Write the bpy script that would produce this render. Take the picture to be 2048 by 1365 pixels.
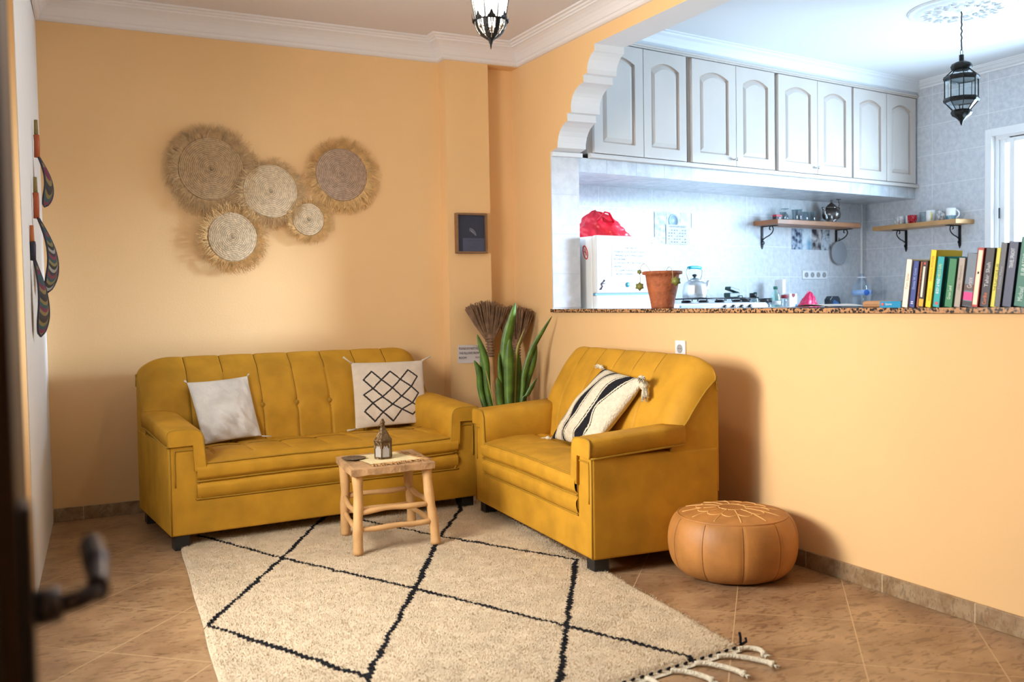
import bpy, bmesh, math, random
from mathutils import Vector, Matrix, noise

for o in list(bpy.data.objects):
    bpy.data.objects.remove(o, do_unlink=True)
random.seed(7)
R = math.radians
SC = bpy.context.scene
COL = SC.collection
PI = math.pi

# ------------------------------------------------------------------ camera
F = 1897.4
yaw, pitch, roll = R(-26.96), R(-2.31), R(-0.98)
fw = Vector((-math.sin(yaw)*math.cos(pitch), math.cos(yaw)*math.cos(pitch), math.sin(pitch)))
rt = Vector((math.cos(yaw), math.sin(yaw), 0)); up = rt.cross(fw)
rt2 = rt*math.cos(roll) + up*math.sin(roll); up2 = -rt*math.sin(roll) + up*math.cos(roll)
cam = bpy.data.cameras.new('camera'); co = bpy.data.objects.new('camera', cam); COL.objects.link(co)
M = Matrix((rt2, up2, -fw)).transposed().to_4x4(); M.translation = Vector((-2.888, -5.623, 1.135))
co.matrix_world = M
cam.sensor_width = 36; cam.lens = F/2048*36; cam.clip_start = .02; cam.clip_end = 60
cam.dof.use_dof = True; cam.dof.focus_distance = 4.9; cam.dof.aperture_fstop = 3.2
SC.camera = co

# ------------------------------------------------------------------ world, lights, exposure
SC.view_settings.view_transform = 'Standard'; SC.view_settings.look = 'None'
SC.view_settings.gamma = 1; SC.view_settings.use_curve_mapping = False
SC.view_settings.exposure = 0.22
w = bpy.data.worlds.new('daylight'); SC.world = w; w.use_nodes = True
w.node_tree.nodes['Background'].inputs[0].default_value = (.62, .82, 1, 1)
w.node_tree.nodes['Background'].inputs[1].default_value = 6.5

def area(name, loc, direction, sx, sy, power, color, spread=180):
    l = bpy.data.lights.new(name, 'AREA'); l.shape = 'RECTANGLE'; l.size = sx; l.size_y = sy
    l.energy = power; l.color = color; l.spread = R(spread)
    o = bpy.data.objects.new(name, l); COL.objects.link(o)
    o.location = loc; o.rotation_euler = Vector(direction).to_track_quat('-Z', 'Z').to_euler()
    return o
area('kitchen_window_daylight', (4.02, -1.60, 1.80), (-1, .16, -.12), 1.7, 1.2, 165, (.52, .76, 1), 165)
area('alcove_window_daylight', (-3.40, -2.32, 1.35), (1, -.04, -.16), .85, .95, 62, (1, .92, .82), 130)
area('added_fill_light', (-1.6, -6.7, 2.2), (.1, 1, -.35), 1.4, .8, 1, (1, .80, .60))  # weak fill lamp added behind the camera, not a fixture of the room
sl = bpy.data.lights.new('low_daylight', 'SUN'); sl.energy = 8; sl.angle = R(8); sl.color = (.62, .78, 1)
so = bpy.data.objects.new('low_daylight', sl); COL.objects.link(so); so.location = (6, -3, 3)
so.rotation_euler = Vector((-1, .375, -.125)).to_track_quat('-Z', 'Z').to_euler()

# ------------------------------------------------------------------ materials
def lin(c):
    if isinstance(c, str):
        c = tuple(int(c[i:i+2], 16)/255 for i in (0, 2, 4))
        c = tuple(x/12.92 if x <= .04045 else ((x+.055)/1.055)**2.4 for x in c)
    return (*c, 1)
MATS = {}
def mat(name, color, rough=.6, n=None, b=None, metal=0, spec=.5, sheen=0, c2=None, trans=0, emit=0, alpha=1, coat=0, detail=4):
    """n = (scale, amount) colour mottling, b = (scale, strength) bump"""
    if name in MATS: return MATS[name]
    m = bpy.data.materials.new(name); m.use_nodes = True; nt = m.node_tree; N = nt.nodes; L = nt.links
    p = N['Principled BSDF']
    c = lin(color)
    p.inputs['Base Color'].default_value = c; p.inputs['Roughness'].default_value = rough
    p.inputs['Metallic'].default_value = metal; p.inputs['Specular IOR Level'].default_value = spec
    p.inputs['Sheen Weight'].default_value = sheen; p.inputs['Transmission Weight'].default_value = trans
    p.inputs['Alpha'].default_value = alpha; p.inputs['Coat Weight'].default_value = coat
    if sheen: p.inputs['Sheen Tint'].default_value = c; p.inputs['Sheen Roughness'].default_value = .35
    if emit:
        p.inputs['Emission Color'].default_value = c; p.inputs['Emission Strength'].default_value = emit
    tc = N.new('ShaderNodeTexCoord')
    if n or c2:
        n = n or (5, .2)
        t = N.new('ShaderNodeTexNoise'); t.inputs['Scale'].default_value = n[0]; t.inputs['Detail'].default_value = detail
        L.new(tc.outputs['Object'], t.inputs['Vector'])
        r = N.new('ShaderNodeValToRGB'); r.color_ramp.elements[0].position = .35; r.color_ramp.elements[1].position = .65
        r.color_ramp.elements[0].color = lin(c2) if c2 else tuple(x*(1-n[1]) for x in c[:3])+(1,)
        r.color_ramp.elements[1].color = c
        L.new(t.outputs['Fac'], r.inputs['Fac']); L.new(r.outputs['Color'], p.inputs['Base Color'])
    if b:
        t = N.new('ShaderNodeTexNoise'); t.inputs['Scale'].default_value = b[0]; t.inputs['Detail'].default_value = 3
        L.new(tc.outputs['Object'], t.inputs['Vector'])
        bp = N.new('ShaderNodeBump'); bp.inputs['Strength'].default_value = b[1]; bp.inputs['Distance'].default_value = .01
        L.new(t.outputs['Fac'], bp.inputs['Height']); L.new(bp.outputs['Normal'], p.inputs['Normal'])
    MATS[name] = m
    return m

def tilemat(name, axis_a, off_a, axis_b, off_b, wa, wb, c1, c2, grout, msize=.0025, nscale=6, rough=.2, vein=None, offset=0.0, spec=.5):
    """rectangular tiles in the plane spanned by two given directions"""
    m = bpy.data.materials.new(name); m.use_nodes = True; nt = m.node_tree; N = nt.nodes; L = nt.links
    p = N['Principled BSDF']; p.inputs['Roughness'].default_value = rough; p.inputs['Specular IOR Level'].default_value = spec
    tc = N.new('ShaderNodeTexCoord')
    cb = N.new('ShaderNodeCombineXYZ')
    for i, (ax, off) in enumerate(((axis_a, off_a), (axis_b, off_b))):
        d = N.new('ShaderNodeVectorMath'); d.operation = 'DOT_PRODUCT'; d.inputs[1].default_value = ax
        L.new(tc.outputs['Object'], d.inputs[0])
        a = N.new('ShaderNodeMath'); a.operation = 'SUBTRACT'; a.inputs[1].default_value = off
        L.new(d.outputs['Value'], a.inputs[0]); L.new(a.outputs[0], cb.inputs[i])
    br = N.new('ShaderNodeTexBrick'); br.offset = offset; br.squash = 1
    br.inputs['Scale'].default_value = 1; br.inputs['Brick Width'].default_value = wa; br.inputs['Row Height'].default_value = wb
    br.inputs['Mortar Size'].default_value = msize; br.inputs['Mortar Smooth'].default_value = .3; br.inputs['Bias'].default_value = 0
    L.new(cb.outputs[0], br.inputs['Vector'])
    t = N.new('ShaderNodeTexNoise'); t.inputs['Scale'].default_value = nscale; t.inputs['Detail'].default_value = 8; t.inputs['Roughness'].default_value = .65
    L.new(tc.outputs['Object'], t.inputs['Vector'])
    r = N.new('ShaderNodeValToRGB'); r.color_ramp.elements[0].position = .38; r.color_ramp.elements[1].position = .60
    r.color_ramp.elements[0].color = lin(c2); r.color_ramp.elements[1].color = lin(c1)
    L.new(t.outputs['Fac'], r.inputs['Fac'])
    col = r.outputs['Color']
    if vein:
        t2 = N.new('ShaderNodeTexNoise'); t2.inputs['Scale'].default_value = vein[0]; t2.inputs['Detail'].default_value = 6
        t2.inputs['Distortion'].default_value = 1.5
        mp = N.new('ShaderNodeMapping'); mp.inputs['Scale'].default_value = (1, 2.6, 1); mp.inputs['Rotation'].default_value = (0, 0, .5)
        L.new(tc.outputs['Object'], mp.inputs['Vector']); L.new(mp.outputs[0], t2.inputs['Vector'])
        r2 = N.new('ShaderNodeValToRGB'); r2.color_ramp.elements[0].position = .55; r2.color_ramp.elements[1].position = .62
        r2.color_ramp.elements[0].color = (0, 0, 0, 1); r2.color_ramp.elements[1].color = (vein[2],)*3+(1,)
        L.new(t2.outputs['Fac'], r2.inputs['Fac'])
        mx = N.new('ShaderNodeMixRGB'); mx.inputs[2].default_value = lin(vein[1])
        L.new(r2.outputs['Color'], mx.inputs[0]); L.new(col, mx.inputs[1]); col = mx.outputs[0]
    L.new(col, br.inputs['Color1']); L.new(col, br.inputs['Color2']); br.inputs['Mortar'].default_value = lin(grout)
    L.new(br.outputs['Color'], p.inputs['Base Color'])
    bp = N.new('ShaderNodeBump'); bp.inputs['Strength'].default_value = .25; bp.inputs['Distance'].default_value = .002; bp.invert = True
    L.new(br.outputs['Fac'], bp.inputs['Height']); L.new(bp.outputs['Normal'], p.inputs['Normal'])
    return m

def speckle(name, c1, c2, c3, scale, rough=.25):
    m = bpy.data.materials.new(name); m.use_nodes = True; nt = m.node_tree; N = nt.nodes; L = nt.links
    p = N['Principled BSDF']; p.inputs['Roughness'].default_value = rough
    tc = N.new('ShaderNodeTexCoord')
    v = N.new('ShaderNodeTexVoronoi'); v.inputs['Scale'].default_value = scale
    L.new(tc.outputs['Object'], v.inputs['Vector'])
    s = N.new('ShaderNodeSeparateColor'); L.new(v.outputs['Color'], s.inputs[0])
    r = N.new('ShaderNodeValToRGB'); r.color_ramp.interpolation = 'CONSTANT'
    r.color_ramp.elements[0].color = lin(c2); r.color_ramp.elements[0].position = 0
    r.color_ramp.elements[1].color = lin(c1); r.color_ramp.elements[1].position = .33
    e = r.color_ramp.elements.new(.75); e.color = lin(c3)
    L.new(s.outputs[0], r.inputs['Fac']); L.new(r.outputs['Color'], p.inputs['Base Color'])
    return m

def glassmat(name, color=(.9, .97, 1), glow=0, a=.25):
    m = bpy.data.materials.new(name); m.use_nodes = True; nt = m.node_tree; N = nt.nodes; L = nt.links
    N.remove(N['Principled BSDF']); out = N['Material Output']
    t = N.new('ShaderNodeBsdfTransparent'); t.inputs[0].default_value = (*color, 1)
    if glow:
        g = N.new('ShaderNodeEmission'); g.inputs[0].default_value = (1, .97, .92, 1); g.inputs[1].default_value = glow
    else:
        g = N.new('ShaderNodeBsdfGlossy'); g.inputs['Roughness'].default_value = .05; g.inputs[0].default_value = (1, 1, 1, 1)
    mx = N.new('ShaderNodeMixShader')
    if glow: mx.inputs[0].default_value = a
    else:
        lw = N.new('ShaderNodeLayerWeight'); lw.inputs[0].default_value = a; L.new(lw.outputs['Facing'], mx.inputs[0])
    L.new(t.outputs[0], mx.inputs[1]); L.new(g.outputs[0], mx.inputs[2]); L.new(mx.outputs[0], out.inputs[0])
    return m

paint = mat('orange_plaster', (.80, .515, .245), .75, b=(90, .05), n=(1.3, .05), spec=.3)
white = mat('white_plaster', (.78, .77, .75), .7, b=(60, .04))
arch_white = mat('arch_white_paint', (.80, .80, .80), .6)
corn_m = mat('cornice_plaster', (.74, .71, .71), .6)
ceil_m = mat('ceiling_plaster', (.70, .66, .66), .8)
kceil_m = mat('kitchen_ceiling_plaster', (.80, .83, .86), .8)
velvet = mat('mustard_velvet', (.53, .264, .020), .65, n=(8, .22), b=(220, .12), sheen=.08, spec=.2)
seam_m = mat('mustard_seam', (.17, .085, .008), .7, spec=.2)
velvet_d = mat('mustard_piping', (.34, .18, .014), .6, spec=.25, sheen=.2)
blackm = mat('black_plastic', (.012, .012, .013), .45)
iron = mat('black_iron', (.015, .015, .018), .4, metal=.6)
steel = mat('steel', (.62, .64, .66), .22, metal=1, b=(30, .1))
whitep = mat('white_gloss', (.82, .83, .84), .3)
paper = mat('paper', (.78, .76, .72), .8)
ink = mat('ink', (.03, .03, .05), .8)
glass = glassmat('clear_glass')

# ------------------------------------------------------------------ object helpers
def props(o, label=None, cat=None, group=None, kind=None):
    if label: o['label'] = label
    if cat: o['category'] = cat
    if group: o['group'] = group
    if kind: o['kind'] = kind
    return o
def thing(name, label, cat, loc=(0, 0, 0), rotz=0, group=None, rot=None):
    o = bpy.data.objects.new(name, None); COL.objects.link(o); o.empty_display_size = .05
    o.location = loc; o.rotation_euler = rot or (0, 0, rotz)
    return props(o, label, cat, group)
def rootmat(o):
    while o.parent: o = o.parent
    return Matrix.Translation(o.location) @ o.rotation_euler.to_matrix().to_4x4()
def frames(pts):
    pts = [Vector(p) for p in pts]; out = []
    t0 = (pts[1]-pts[0]).normalized()
    a = Vector((0, 0, 1)) if abs(t0.z) < .9 else Vector((1, 0, 0))
    u = t0.cross(a).normalized()
    for i, p in enumerate(pts):
        t = (pts[min(i+1, len(pts)-1)]-pts[max(i-1, 0)]).normalized()
        u = (u - t*u.dot(t)); u = u.normalized() if u.length > 1e-6 else t.orthogonal().normalized()
        out.append((p, u, t.cross(u)))
    return out
class MB:
    def __init__(s): s.v = []; s.f = []; s.m = []; s.s = []
    def add(s, vs, fs, mi=0, sm=False):
        o = len(s.v); s.v += [tuple(v) for v in vs]
        for f in fs:
            s.f.append([o+i for i in f]); s.m.append(mi); s.s.append(sm)
        return s
    def box(s, x0, x1, y0, y1, z0, z1, mi=0):
        v = [(x, y, z) for z in (z0, z1) for y in (y0, y1) for x in (x0, x1)]
        return s.add(v, [(0, 2, 3, 1), (4, 5, 7, 6), (0, 1, 5, 4), (2, 6, 7, 3), (0, 4, 6, 2), (1, 3, 7, 5)], mi)
    def prism(s, poly, a, b, axis='z', mi=0, sm=False):
        f = {'z': lambda p, q, h: (p, q, h), 'y': lambda p, q, h: (p, h, q), 'x': lambda p, q, h: (h, p, q)}[axis]
        n = len(poly); v = [f(p, q, a) for p, q in poly] + [f(p, q, b) for p, q in poly]
        s.add(v, [list(range(n))[::-1], list(range(n, 2*n))], mi)
        return s.add(v, [(i, (i+1) % n, (i+1) % n+n, i+n) for i in range(n)], mi, sm)
    def tube(s, pts, r, n=8, mi=0, caps=True, sm=True, flat=1):
        fr = frames(pts); k = len(fr); rr = r if isinstance(r, (list, tuple)) else [r]*k; v = []
        for (p, u, w_), q in zip(fr, rr):
            for j in range(n):
                a = 2*PI*j/n; v.append(p + u*(q*math.cos(a)) + w_*(q*flat*math.sin(a)))
        fs = [(i*n+j, i*n+(j+1) % n, (i+1)*n+(j+1) % n, (i+1)*n+j) for i in range(k-1) for j in range(n)]
        s.add(v, fs, mi, sm)
        if caps: s.add(v, [list(range(n))[::-1], list(range((k-1)*n, k*n))], mi)
        return s
    def lathe(s, prof, n=32, c=(0, 0, 0), mi=0, sm=True, sx=1, sy=1, rf=None):
        v = []
        for r, z in prof:
            for j in range(n):
                a = 2*PI*j/n; q = r*(rf(a, z) if rf else 1)
                v.append((c[0]+q*math.cos(a)*sx, c[1]+q*math.sin(a)*sy, c[2]+z))
        k = len(prof)
        s.add(v, [(i*n+j, i*n+(j+1) % n, (i+1)*n+(j+1) % n, (i+1)*n+j) for i in range(k-1) for j in range(n)], mi, sm)
        if prof[0][0] > 1e-5: s.add(v[:n], [list(range(n))[::-1]], mi)
        if prof[-1][0] > 1e-5: s.add(v[-n:], [list(range(n))], mi)
        return s
    def grid(s, fn, nu, nv, mi=0, sm=True, mf=None, flip=False):
        v = [fn(i/nu, j/nv) for i in range(nu+1) for j in range(nv+1)]; o = len(s.v); s.v += [tuple(p) for p in v]
        for i in range(nu):
            for j in range(nv):
                q = [o+i*(nv+1)+j, o+(i+1)*(nv+1)+j, o+(i+1)*(nv+1)+j+1, o+i*(nv+1)+j+1]
                s.f.append(q[::-1] if flip else q); s.m.append(mf((i+.5)/nu, (j+.5)/nv) if mf else mi); s.s.append(sm)
        return s
    def ball(s, c, r, n=12, mi=0):
        if not isinstance(r, (list, tuple)): r = (r, r, r)
        k = n//2
        prof = [(math.sin(PI*i/k), -math.cos(PI*i/k)) for i in range(k+1)]
        v = [(c[0]+r[0]*p*math.cos(2*PI*j/n), c[1]+r[1]*p*math.sin(2*PI*j/n), c[2]+r[2]*z) for p, z in prof for j in range(n)]
        return s.add(v, [(i*n+j, i*n+(j+1) % n, (i+1)*n+(j+1) % n, (i+1)*n+j) for i in range(k) for j in range(n)], mi, True)
    def xf(s, m, start=0):
        for i in range(start, len(s.v)): s.v[i] = tuple(m @ Vector(s.v[i]))
        return s
    def build(s, name, mats, parent=None, world=False, bevel=0, seg=2, label=None, kind=None, loc=None, fix=True, weld=True):
        if not isinstance(mats, (list, tuple)): mats = [mats]
        me = bpy.data.meshes.new(name)
        vs = s.v
        if world and parent:
            im = rootmat(parent).inverted(); vs = [im @ Vector(p) for p in vs]
        if loc: vs = [(p[0]-loc[0], p[1]-loc[1], p[2]-loc[2]) for p in vs]
        me.from_pydata([tuple(p) for p in vs], [], s.f)
        me.polygons.foreach_set('material_index', s.m); me.polygons.foreach_set('use_smooth', s.s)
        for m in mats: me.materials.append(m)
        if fix or weld:
            bm = bmesh.new(); bm.from_mesh(me)
            if weld: bmesh.ops.remove_doubles(bm, verts=bm.verts, dist=1e-5)
            if fix: bmesh.ops.recalc_face_normals(bm, faces=bm.faces)
            bm.to_mesh(me); bm.free()
        o = bpy.data.objects.new(name, me); COL.objects.link(o)
        if parent: o.parent = parent
        if loc: o.location = loc
        if bevel:
            b = o.modifiers.new('bevel', 'BEVEL'); b.width = bevel; b.segments = seg; b.limit_method = 'ANGLE'; b.angle_limit = R(35)
        return props(o, label, kind=kind)
def solo(mb, name, mats, label, cat, group=None, loc=(0, 0, 0), **k):
    o = mb.build(name, mats, loc=loc, **k); return props(o, label, cat, group)
def struct(mb, name, mats, **k):
    return mb.build(name, mats, kind='structure', **k)
def clone(root, loc=None, rotz=None, label=None, rot=None):
    c = root.copy(); COL.objects.link(c)
    if loc is not None: c.location = loc
    if rotz is not None: c.rotation_euler = (0, 0, rotz)
    if rot is not None: c.rotation_euler = rot
    if label: c['label'] = label
    for ch in list(root.children):
        d = ch.copy(); COL.objects.link(d); d.parent = c
        for g in list(ch.children):
            e = g.copy(); COL.objects.link(e); e.parent = d
    return c
def cat_curve(pts, n=6):
    """smooth curve through points"""
    P = [Vector(p) for p in pts]; out = []
    for i in range(len(P)-1):
        a, b, c, d = P[max(i-1, 0)], P[i], P[i+1], P[min(i+2, len(P)-1)]
        for k in range(n):
            t = k/n
            out.append(.5*((2*b)+(c-a)*t+(2*a-5*b+4*c-d)*t*t+(3*b-a-3*c+d)*t**3))
    out.append(P[-1]); return out
def text(s, center, right, upv, wd, ht, m, parent, name='lettering', world=False, align='CENTER'):
    c = bpy.data.curves.new('t', 'FONT'); c.body = s; c.size = 1; c.resolution_u = 2; c.align_x = align
    o = bpy.data.objects.new('t', c); COL.objects.link(o)
    bpy.context.view_layer.update()
    me = bpy.data.meshes.new_from_object(o.evaluated_get(bpy.context.evaluated_depsgraph_get()))
    bpy.data.objects.remove(o); bpy.data.curves.remove(c)
    xs = [v.co.x for v in me.vertices]; ys = [v.co.y for v in me.vertices]
    if not xs: return None
    x0, x1, y0, y1 = min(xs), max(xs), min(ys), max(ys)
    right = Vector(right).normalized(); upv = Vector(upv).normalized(); ce = Vector(center)
    im = rootmat(parent).inverted() if world and parent else Matrix()
    for v in me.vertices:
        v.co = im @ (ce + right*((v.co.x-(x0+x1)/2)/(x1-x0)*wd) + upv*((v.co.y-(y0+y1)/2)/(y1-y0)*ht))
    me.materials.clear(); me.materials.append(m); me.name = name
    o = bpy.data.objects.new(name, me); COL.objects.link(o); o.parent = parent
    return o

# ================================================================== ROOM SHELL
CEIL, KCEIL = 2.79, 2.90
A = R(7.43)                                     # the kitchen's back wall is not square to the partition
KE = Vector((math.cos(A), math.sin(A), 0)); KN = Vector((math.sin(A), -math.cos(A), 0))   # along / out of the wall
KB = Vector((.133, .008, 0))
def K(u, v, z): return tuple(KB + KE*u + KN*v + Vector((0, 0, z)))
XK = 3.768
Y0 = -6.9

floor_m = tilemat('floor_tile', (.743, -.669, 0), 1.10, (.669, .743, 0), -2.63, .40, .42, 'ab8a67', '8e6e50', 'c4a67e', .0022, 4.5, .30, vein=(15, '5f4128', .6))
base_m = tilemat('baseboard_tile', (1, 1, 0), .13, (0, 0, 1), -.5, .40, 1.2, 'a38b6c', '86694a', 'c6b596', .002, 16, .3, vein=(26, '5f5340', .5))
struct(MB().box(-5.2, 5.0, Y0-.3, 1.4, -.12, 0), 'floor', floor_m)
struct(MB().box(-3.6, .1, Y0-.2, .2, CEIL, CEIL+.12), 'ceiling', ceil_m)
struct(MB().box(.1, 4.2, -5.0, 1.2, KCEIL, KCEIL+.12), 'ceiling_kitchen', kceil_m)

# back wall with pilaster, recess and the beam over it
mb = MB().box(-2.95, .0, 0, .15, 0, CEIL)
mb.box(-.518, -.22, -.1, .0, 0, CEIL); mb.box(-.22, 0, -.1, 0, 2.66, CEIL)
struct(mb, 'wall_back', paint)

# left wall: white part next to the corner, then an orange alcove with a window
lw = MB()
lw.prism([(-2.806, 0), (-2.806, .15), (-3.3, .15), (-3.3, -1.5), (-2.900, -1.5)], 0, CEIL, 'z')
lw.prism([(-2.900, -1.5), (-3.3, -1.5), (-3.3, -4.0), (-2.955, -4.0)], 2.45, CEIL, 'z')
struct(lw, 'wall_left', white)
lw = MB()
lw.box(-3.3, -2.902, -1.53, -1.501, 0, 2.45)
lw.box(-3.30, -3.20, -3.9, -1.53, 0, .82); lw.box(-3.30, -3.20, -3.9, -1.53, 2.0, 2.45)
lw.box(-3.30, -3.20, -1.88, -1.53, .82, 2.0); lw.box(-3.30, -3.20, -3.9, -3.52, .82, 2.0)
lw.box(-3.3, -2.96, Y0, -3.9, 0, CEIL)
struct(lw, 'wall_left_alcove', paint)
wf = MB()
for y0, y1 in ((-3.52, -3.46), (-2.73, -2.67), (-1.94, -1.88)): wf.box(-3.27, -3.22, y0, y1, .82, 2.0)
for z0, z1 in ((.82, .88), (1.94, 2.0)): wf.box(-3.27, -3.22, -3.52, -1.88, z0, z1)
win2 = props(wf.build('window_2', whitep), kind='structure')
struct(MB().box(-3.0, .2, Y0-.15, Y0, 0, CEIL), 'wall_front', mat('darkened_hall_wall', (.16, .09, .05), .8))  # unseen wall, colour darkened to cut light bounced from behind the camera

# partition with the scalloped opening
arch = [(-.508, 2.055), (-.598, 2.071), (-.600, 2.10), (-.612, 2.138), (-.630, 2.164), (-.656, 2.187), (-.690, 2.203), (-.720, 2.210), (-.717, 2.253), (-.764, 2.252),
        (-.762, 2.29), (-.770, 2.318), (-.782, 2.341), (-.800, 2.360), (-.822, 2.375), (-.850, 2.387), (-.880, 2.394), (-.909, 2.397), (-.905, 2.438), (-.951, 2.438),
        (-.949, 2.465), (-.957, 2.490), (-.972, 2.513), (-.992, 2.532), (-1.012, 2.543), (-1.030, 2.548), (-1.030, 2.584)]
far = [(-4.7-y, z) for y, z in arch[::-1]]
wb = MB()
def wallprism(poly):
    n = len(poly); v = [(0, p, q) for p, q in poly] + [(.2, p, q) for p, q in poly]
    wb.add(v, [list(range(n))[::-1]], 0); wb.add(v, [list(range(n, 2*n))], 1)
    for i in range(n):
        wb.add(v, [(i, (i+1) % n, (i+1) % n+n, i+n)], 1)
wallprism([(.15, 0), (.15, CEIL+.2), (-.508, CEIL+.2), (-.508, 1.086), (-.508, 0)])
wallprism([(-.508, 0), (-.508, 1.07), (-4.192, 1.07), (-4.192, 0)])
wallprism([(-4.192, 0), (-4.192, CEIL+.2), (Y0, CEIL+.2), (Y0, 0)])
head = arch + far + [(-4.192, CEIL+.2), (-.508, CEIL+.2)]
wallprism(head)
struct(wb, 'wall_right', [paint, arch_white], weld=False)
# small step of the capital and the tiled jamb
ktile = tilemat('kitchen_jamb_tile', (1, 0, 0), .0, (0, 0, 1), 1.31-.245*6, .5, .245, 'dcdddf', 'cfd1d5', 'c3c8cf', .002, 18, .25)
struct(MB().box(.0015, .199, -.514, -.5085, 1.10, 2.05), 'trim_1', ktile)
struct(MB().box(.003, .215, -.535, -.5085, 2.03, 2.056), 'trim_2', arch_white)

# baseboards
bb = MB().box(-2.80, -.518, -.012, 0, 0, .072).box(-.53, -.21, -.112, -.1, 0, .072).box(-.208, 0, -.012, 0, 0, .072)
struct(bb, 'baseboard_back', base_m, bevel=.002)
struct(MB().box(-.012, 0, Y0, -.012, 0, .071), 'baseboard_right', base_m, bevel=.002)

# cornice of the living room, one moulding swept round the walls
prof = [(0, 2.662), (.012, 2.664), (.022, 2.672), (.024, 2.686), (.030, 2.690), (.036, 2.700), (.042, 2.712), (.055, 2.730), (.072, 2.745), (.090, 2.756), (.096, 2.757),
        (.098, 2.766), (.108, 2.770), (.112, 2.778), (.128, 2.781), (.130, 2.792)]
path = [(-2.93, -2.4), (-2.806, 0), (-.518, 0), (-.518, -.1), (0, -.1), (0, Y0)]
def sweep(path, prof):
    mb = MB(); P = [Vector(p) for p in path]; nrm = []
    for i in range(len(P)):
        ns = []
        for a, b in ((i-1, i), (i, i+1)):
            if a >= 0 and b < len(P):
                d = (P[b]-P[a]).normalized(); ns.append(Vector((d.y, -d.x)))
        if len(ns) == 2:
            n = (ns[0]+ns[1]).normalized(); n = n/max(.2, n.dot(ns[0]))
        else: n = ns[0]
        nrm.append(n)
    k = len(prof); v = [(P[i].x+nrm[i].x*p, P[i].y+nrm[i].y*p, z) for i in range(len(P)) for p, z in prof]
    mb.add(v, [(i*k+j, (i+1)*k+j, (i+1)*k+j+1, i*k+j+1) for i in range(len(P)-1) for j in range(k-1)])
    return mb
struct(sweep(path, prof), 'trim_3', corn_m)

# ---- counter slab
granite = speckle('speckled_granite', 'b98a5e', '2a211d', '8f6a4e', 130, .25)
solo(MB().box(-.022, .235, -4.19, -.515, 1.072, 1.092), 'countertop', granite, 'speckled brown granite worktop slab lying on the half wall between the rooms', 'countertop', loc=(.1, -2.35, 1.072), bevel=.002)

# ================================================================== KITCHEN SHELL
kt = tilemat('kitchen_wall_tile', (1, 0, 0), 1.10, (0, 0, 1), 1.31-.245*6, .508, .245, 'd9dbde', 'c8ccd2', 'f0f2f4', .002, 26, .24, spec=.22)
def kobj(mb, name, mats, **k):
    o = mb.build(name, mats, **k); o.location = KB; o.rotation_euler = (0, 0, A); return o
# local kitchen frame: x along wall, -y out of wall
props(kobj(MB().box(.069, 4.1, 0, .15, 0, KCEIL), 'wall_kitchen_back', kt), kind='structure')
kt2 = tilemat('kitchen_side_tile', (0, 1, 0), .30, (0, 0, 1), 1.31-.245*6, .508, .245, 'd0d3d8', 'bec3cb', 'e6e9ed', .002, 26, .25)
wc = MB().box(XK, XK+.15, -.70, 1.0, 0, KCEIL).box(XK, XK+.15, -2.5, -.70, 0, 1.12).box(XK, XK+.15, -2.5, -.70, 2.405, KCEIL).box(XK, XK+.15, -5.0, -2.5, 0, KCEIL)
struct(wc, 'wall_kitchen_side', kt2)
struct(MB().box(.2, XK, -5.0, -4.85, 0, KCEIL), 'wall_kitchen_front', white)
# soffit below the cabinets
props(kobj(MB().box(.0, 3.62, -.52, 0, 1.948, 2.035), 'trim_4', tilemat('soffit_tile', (1, 0, 0), .23, (0, 0, 1), 1.5, .25, .8, 'd3d7db', 'bcc2c8', 'a9afb5', .0025, 12, .25)), kind='structure')
# kitchen cornices
kprof = [(0, 2.845), (.01, 2.847), (.014, 2.858), (.03, 2.862), (.05, 2.878), (.07, 2.886), (.074, 2.892), (.088, 2.893), (.09, 2.901)]
struct(sweep([(XK, .4), (XK, -4.85)], kprof), 'trim_5', mat('kitchen_cornice', (.80, .83, .86), .6))
kp2 = [(0, 2.80), (.012, 2.803), (.016, 2.815), (.03, 2.822), (.04, 2.842), (.06, 2.868), (.08, 2.880), (.084, 2.890), (.10, 2.892), (.102, 2.901)]
s2 = sweep([(.0, -.52), (3.75, -.52)], kp2)
props(kobj(s2.box(.072, 3.62, -.52, 0, 2.80, 2.90), 'trim_6', mat('kitchen_cornice', (.8, .8, .8))), kind='structure')
# corner trims
struct(MB().box(-.006, .006, -.006, .006, 1.0, 1.95).xf(Matrix.Translation(K(3.59, .006, 0))), 'trim_7', whitep)

# window in the kitchen side wall
wf = MB()
def fr(mb, x0, x1, ya, yb, z0, z1, t):
    mb.box(x0, x1, ya-t, ya, z0, z1); mb.box(x0, x1, yb, yb+t, z0, z1)
    mb.box(x0, x1, yb+t, ya-t, z0, z0+t); mb.box(x0, x1, yb+t, ya-t, z1-t, z1)
fr(wf, XK-.012, XK+.03, -.697, -2.503, 1.12, 2.407, .055)
fr(wf, XK+.03, XK+.075, -.752, -2.448, 1.175, 2.352, .03)
winf = props(wf.build('window_1', whitep, bevel=.003), kind='structure')
for ya, yb, x in ((-.785, -1.65, XK+.045), (-.875, -2.40, XK+.03)):
    s = MB(); fr(s, x, x+.025, ya, yb, 1.20, 2.335, .042); so = s.build('sash', whitep, winf, bevel=.002)
    MB().box(x+.010, x+.013, yb+.04, ya-.04, 1.24, 2.29).build('pane', glassmat('window_glass', (1, 1, 1), a=.1), so)
MB().box(XK+.022, XK+.03, -.800, -.790, 1.72, 1.80).build('latch', blackm, winf)

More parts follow.
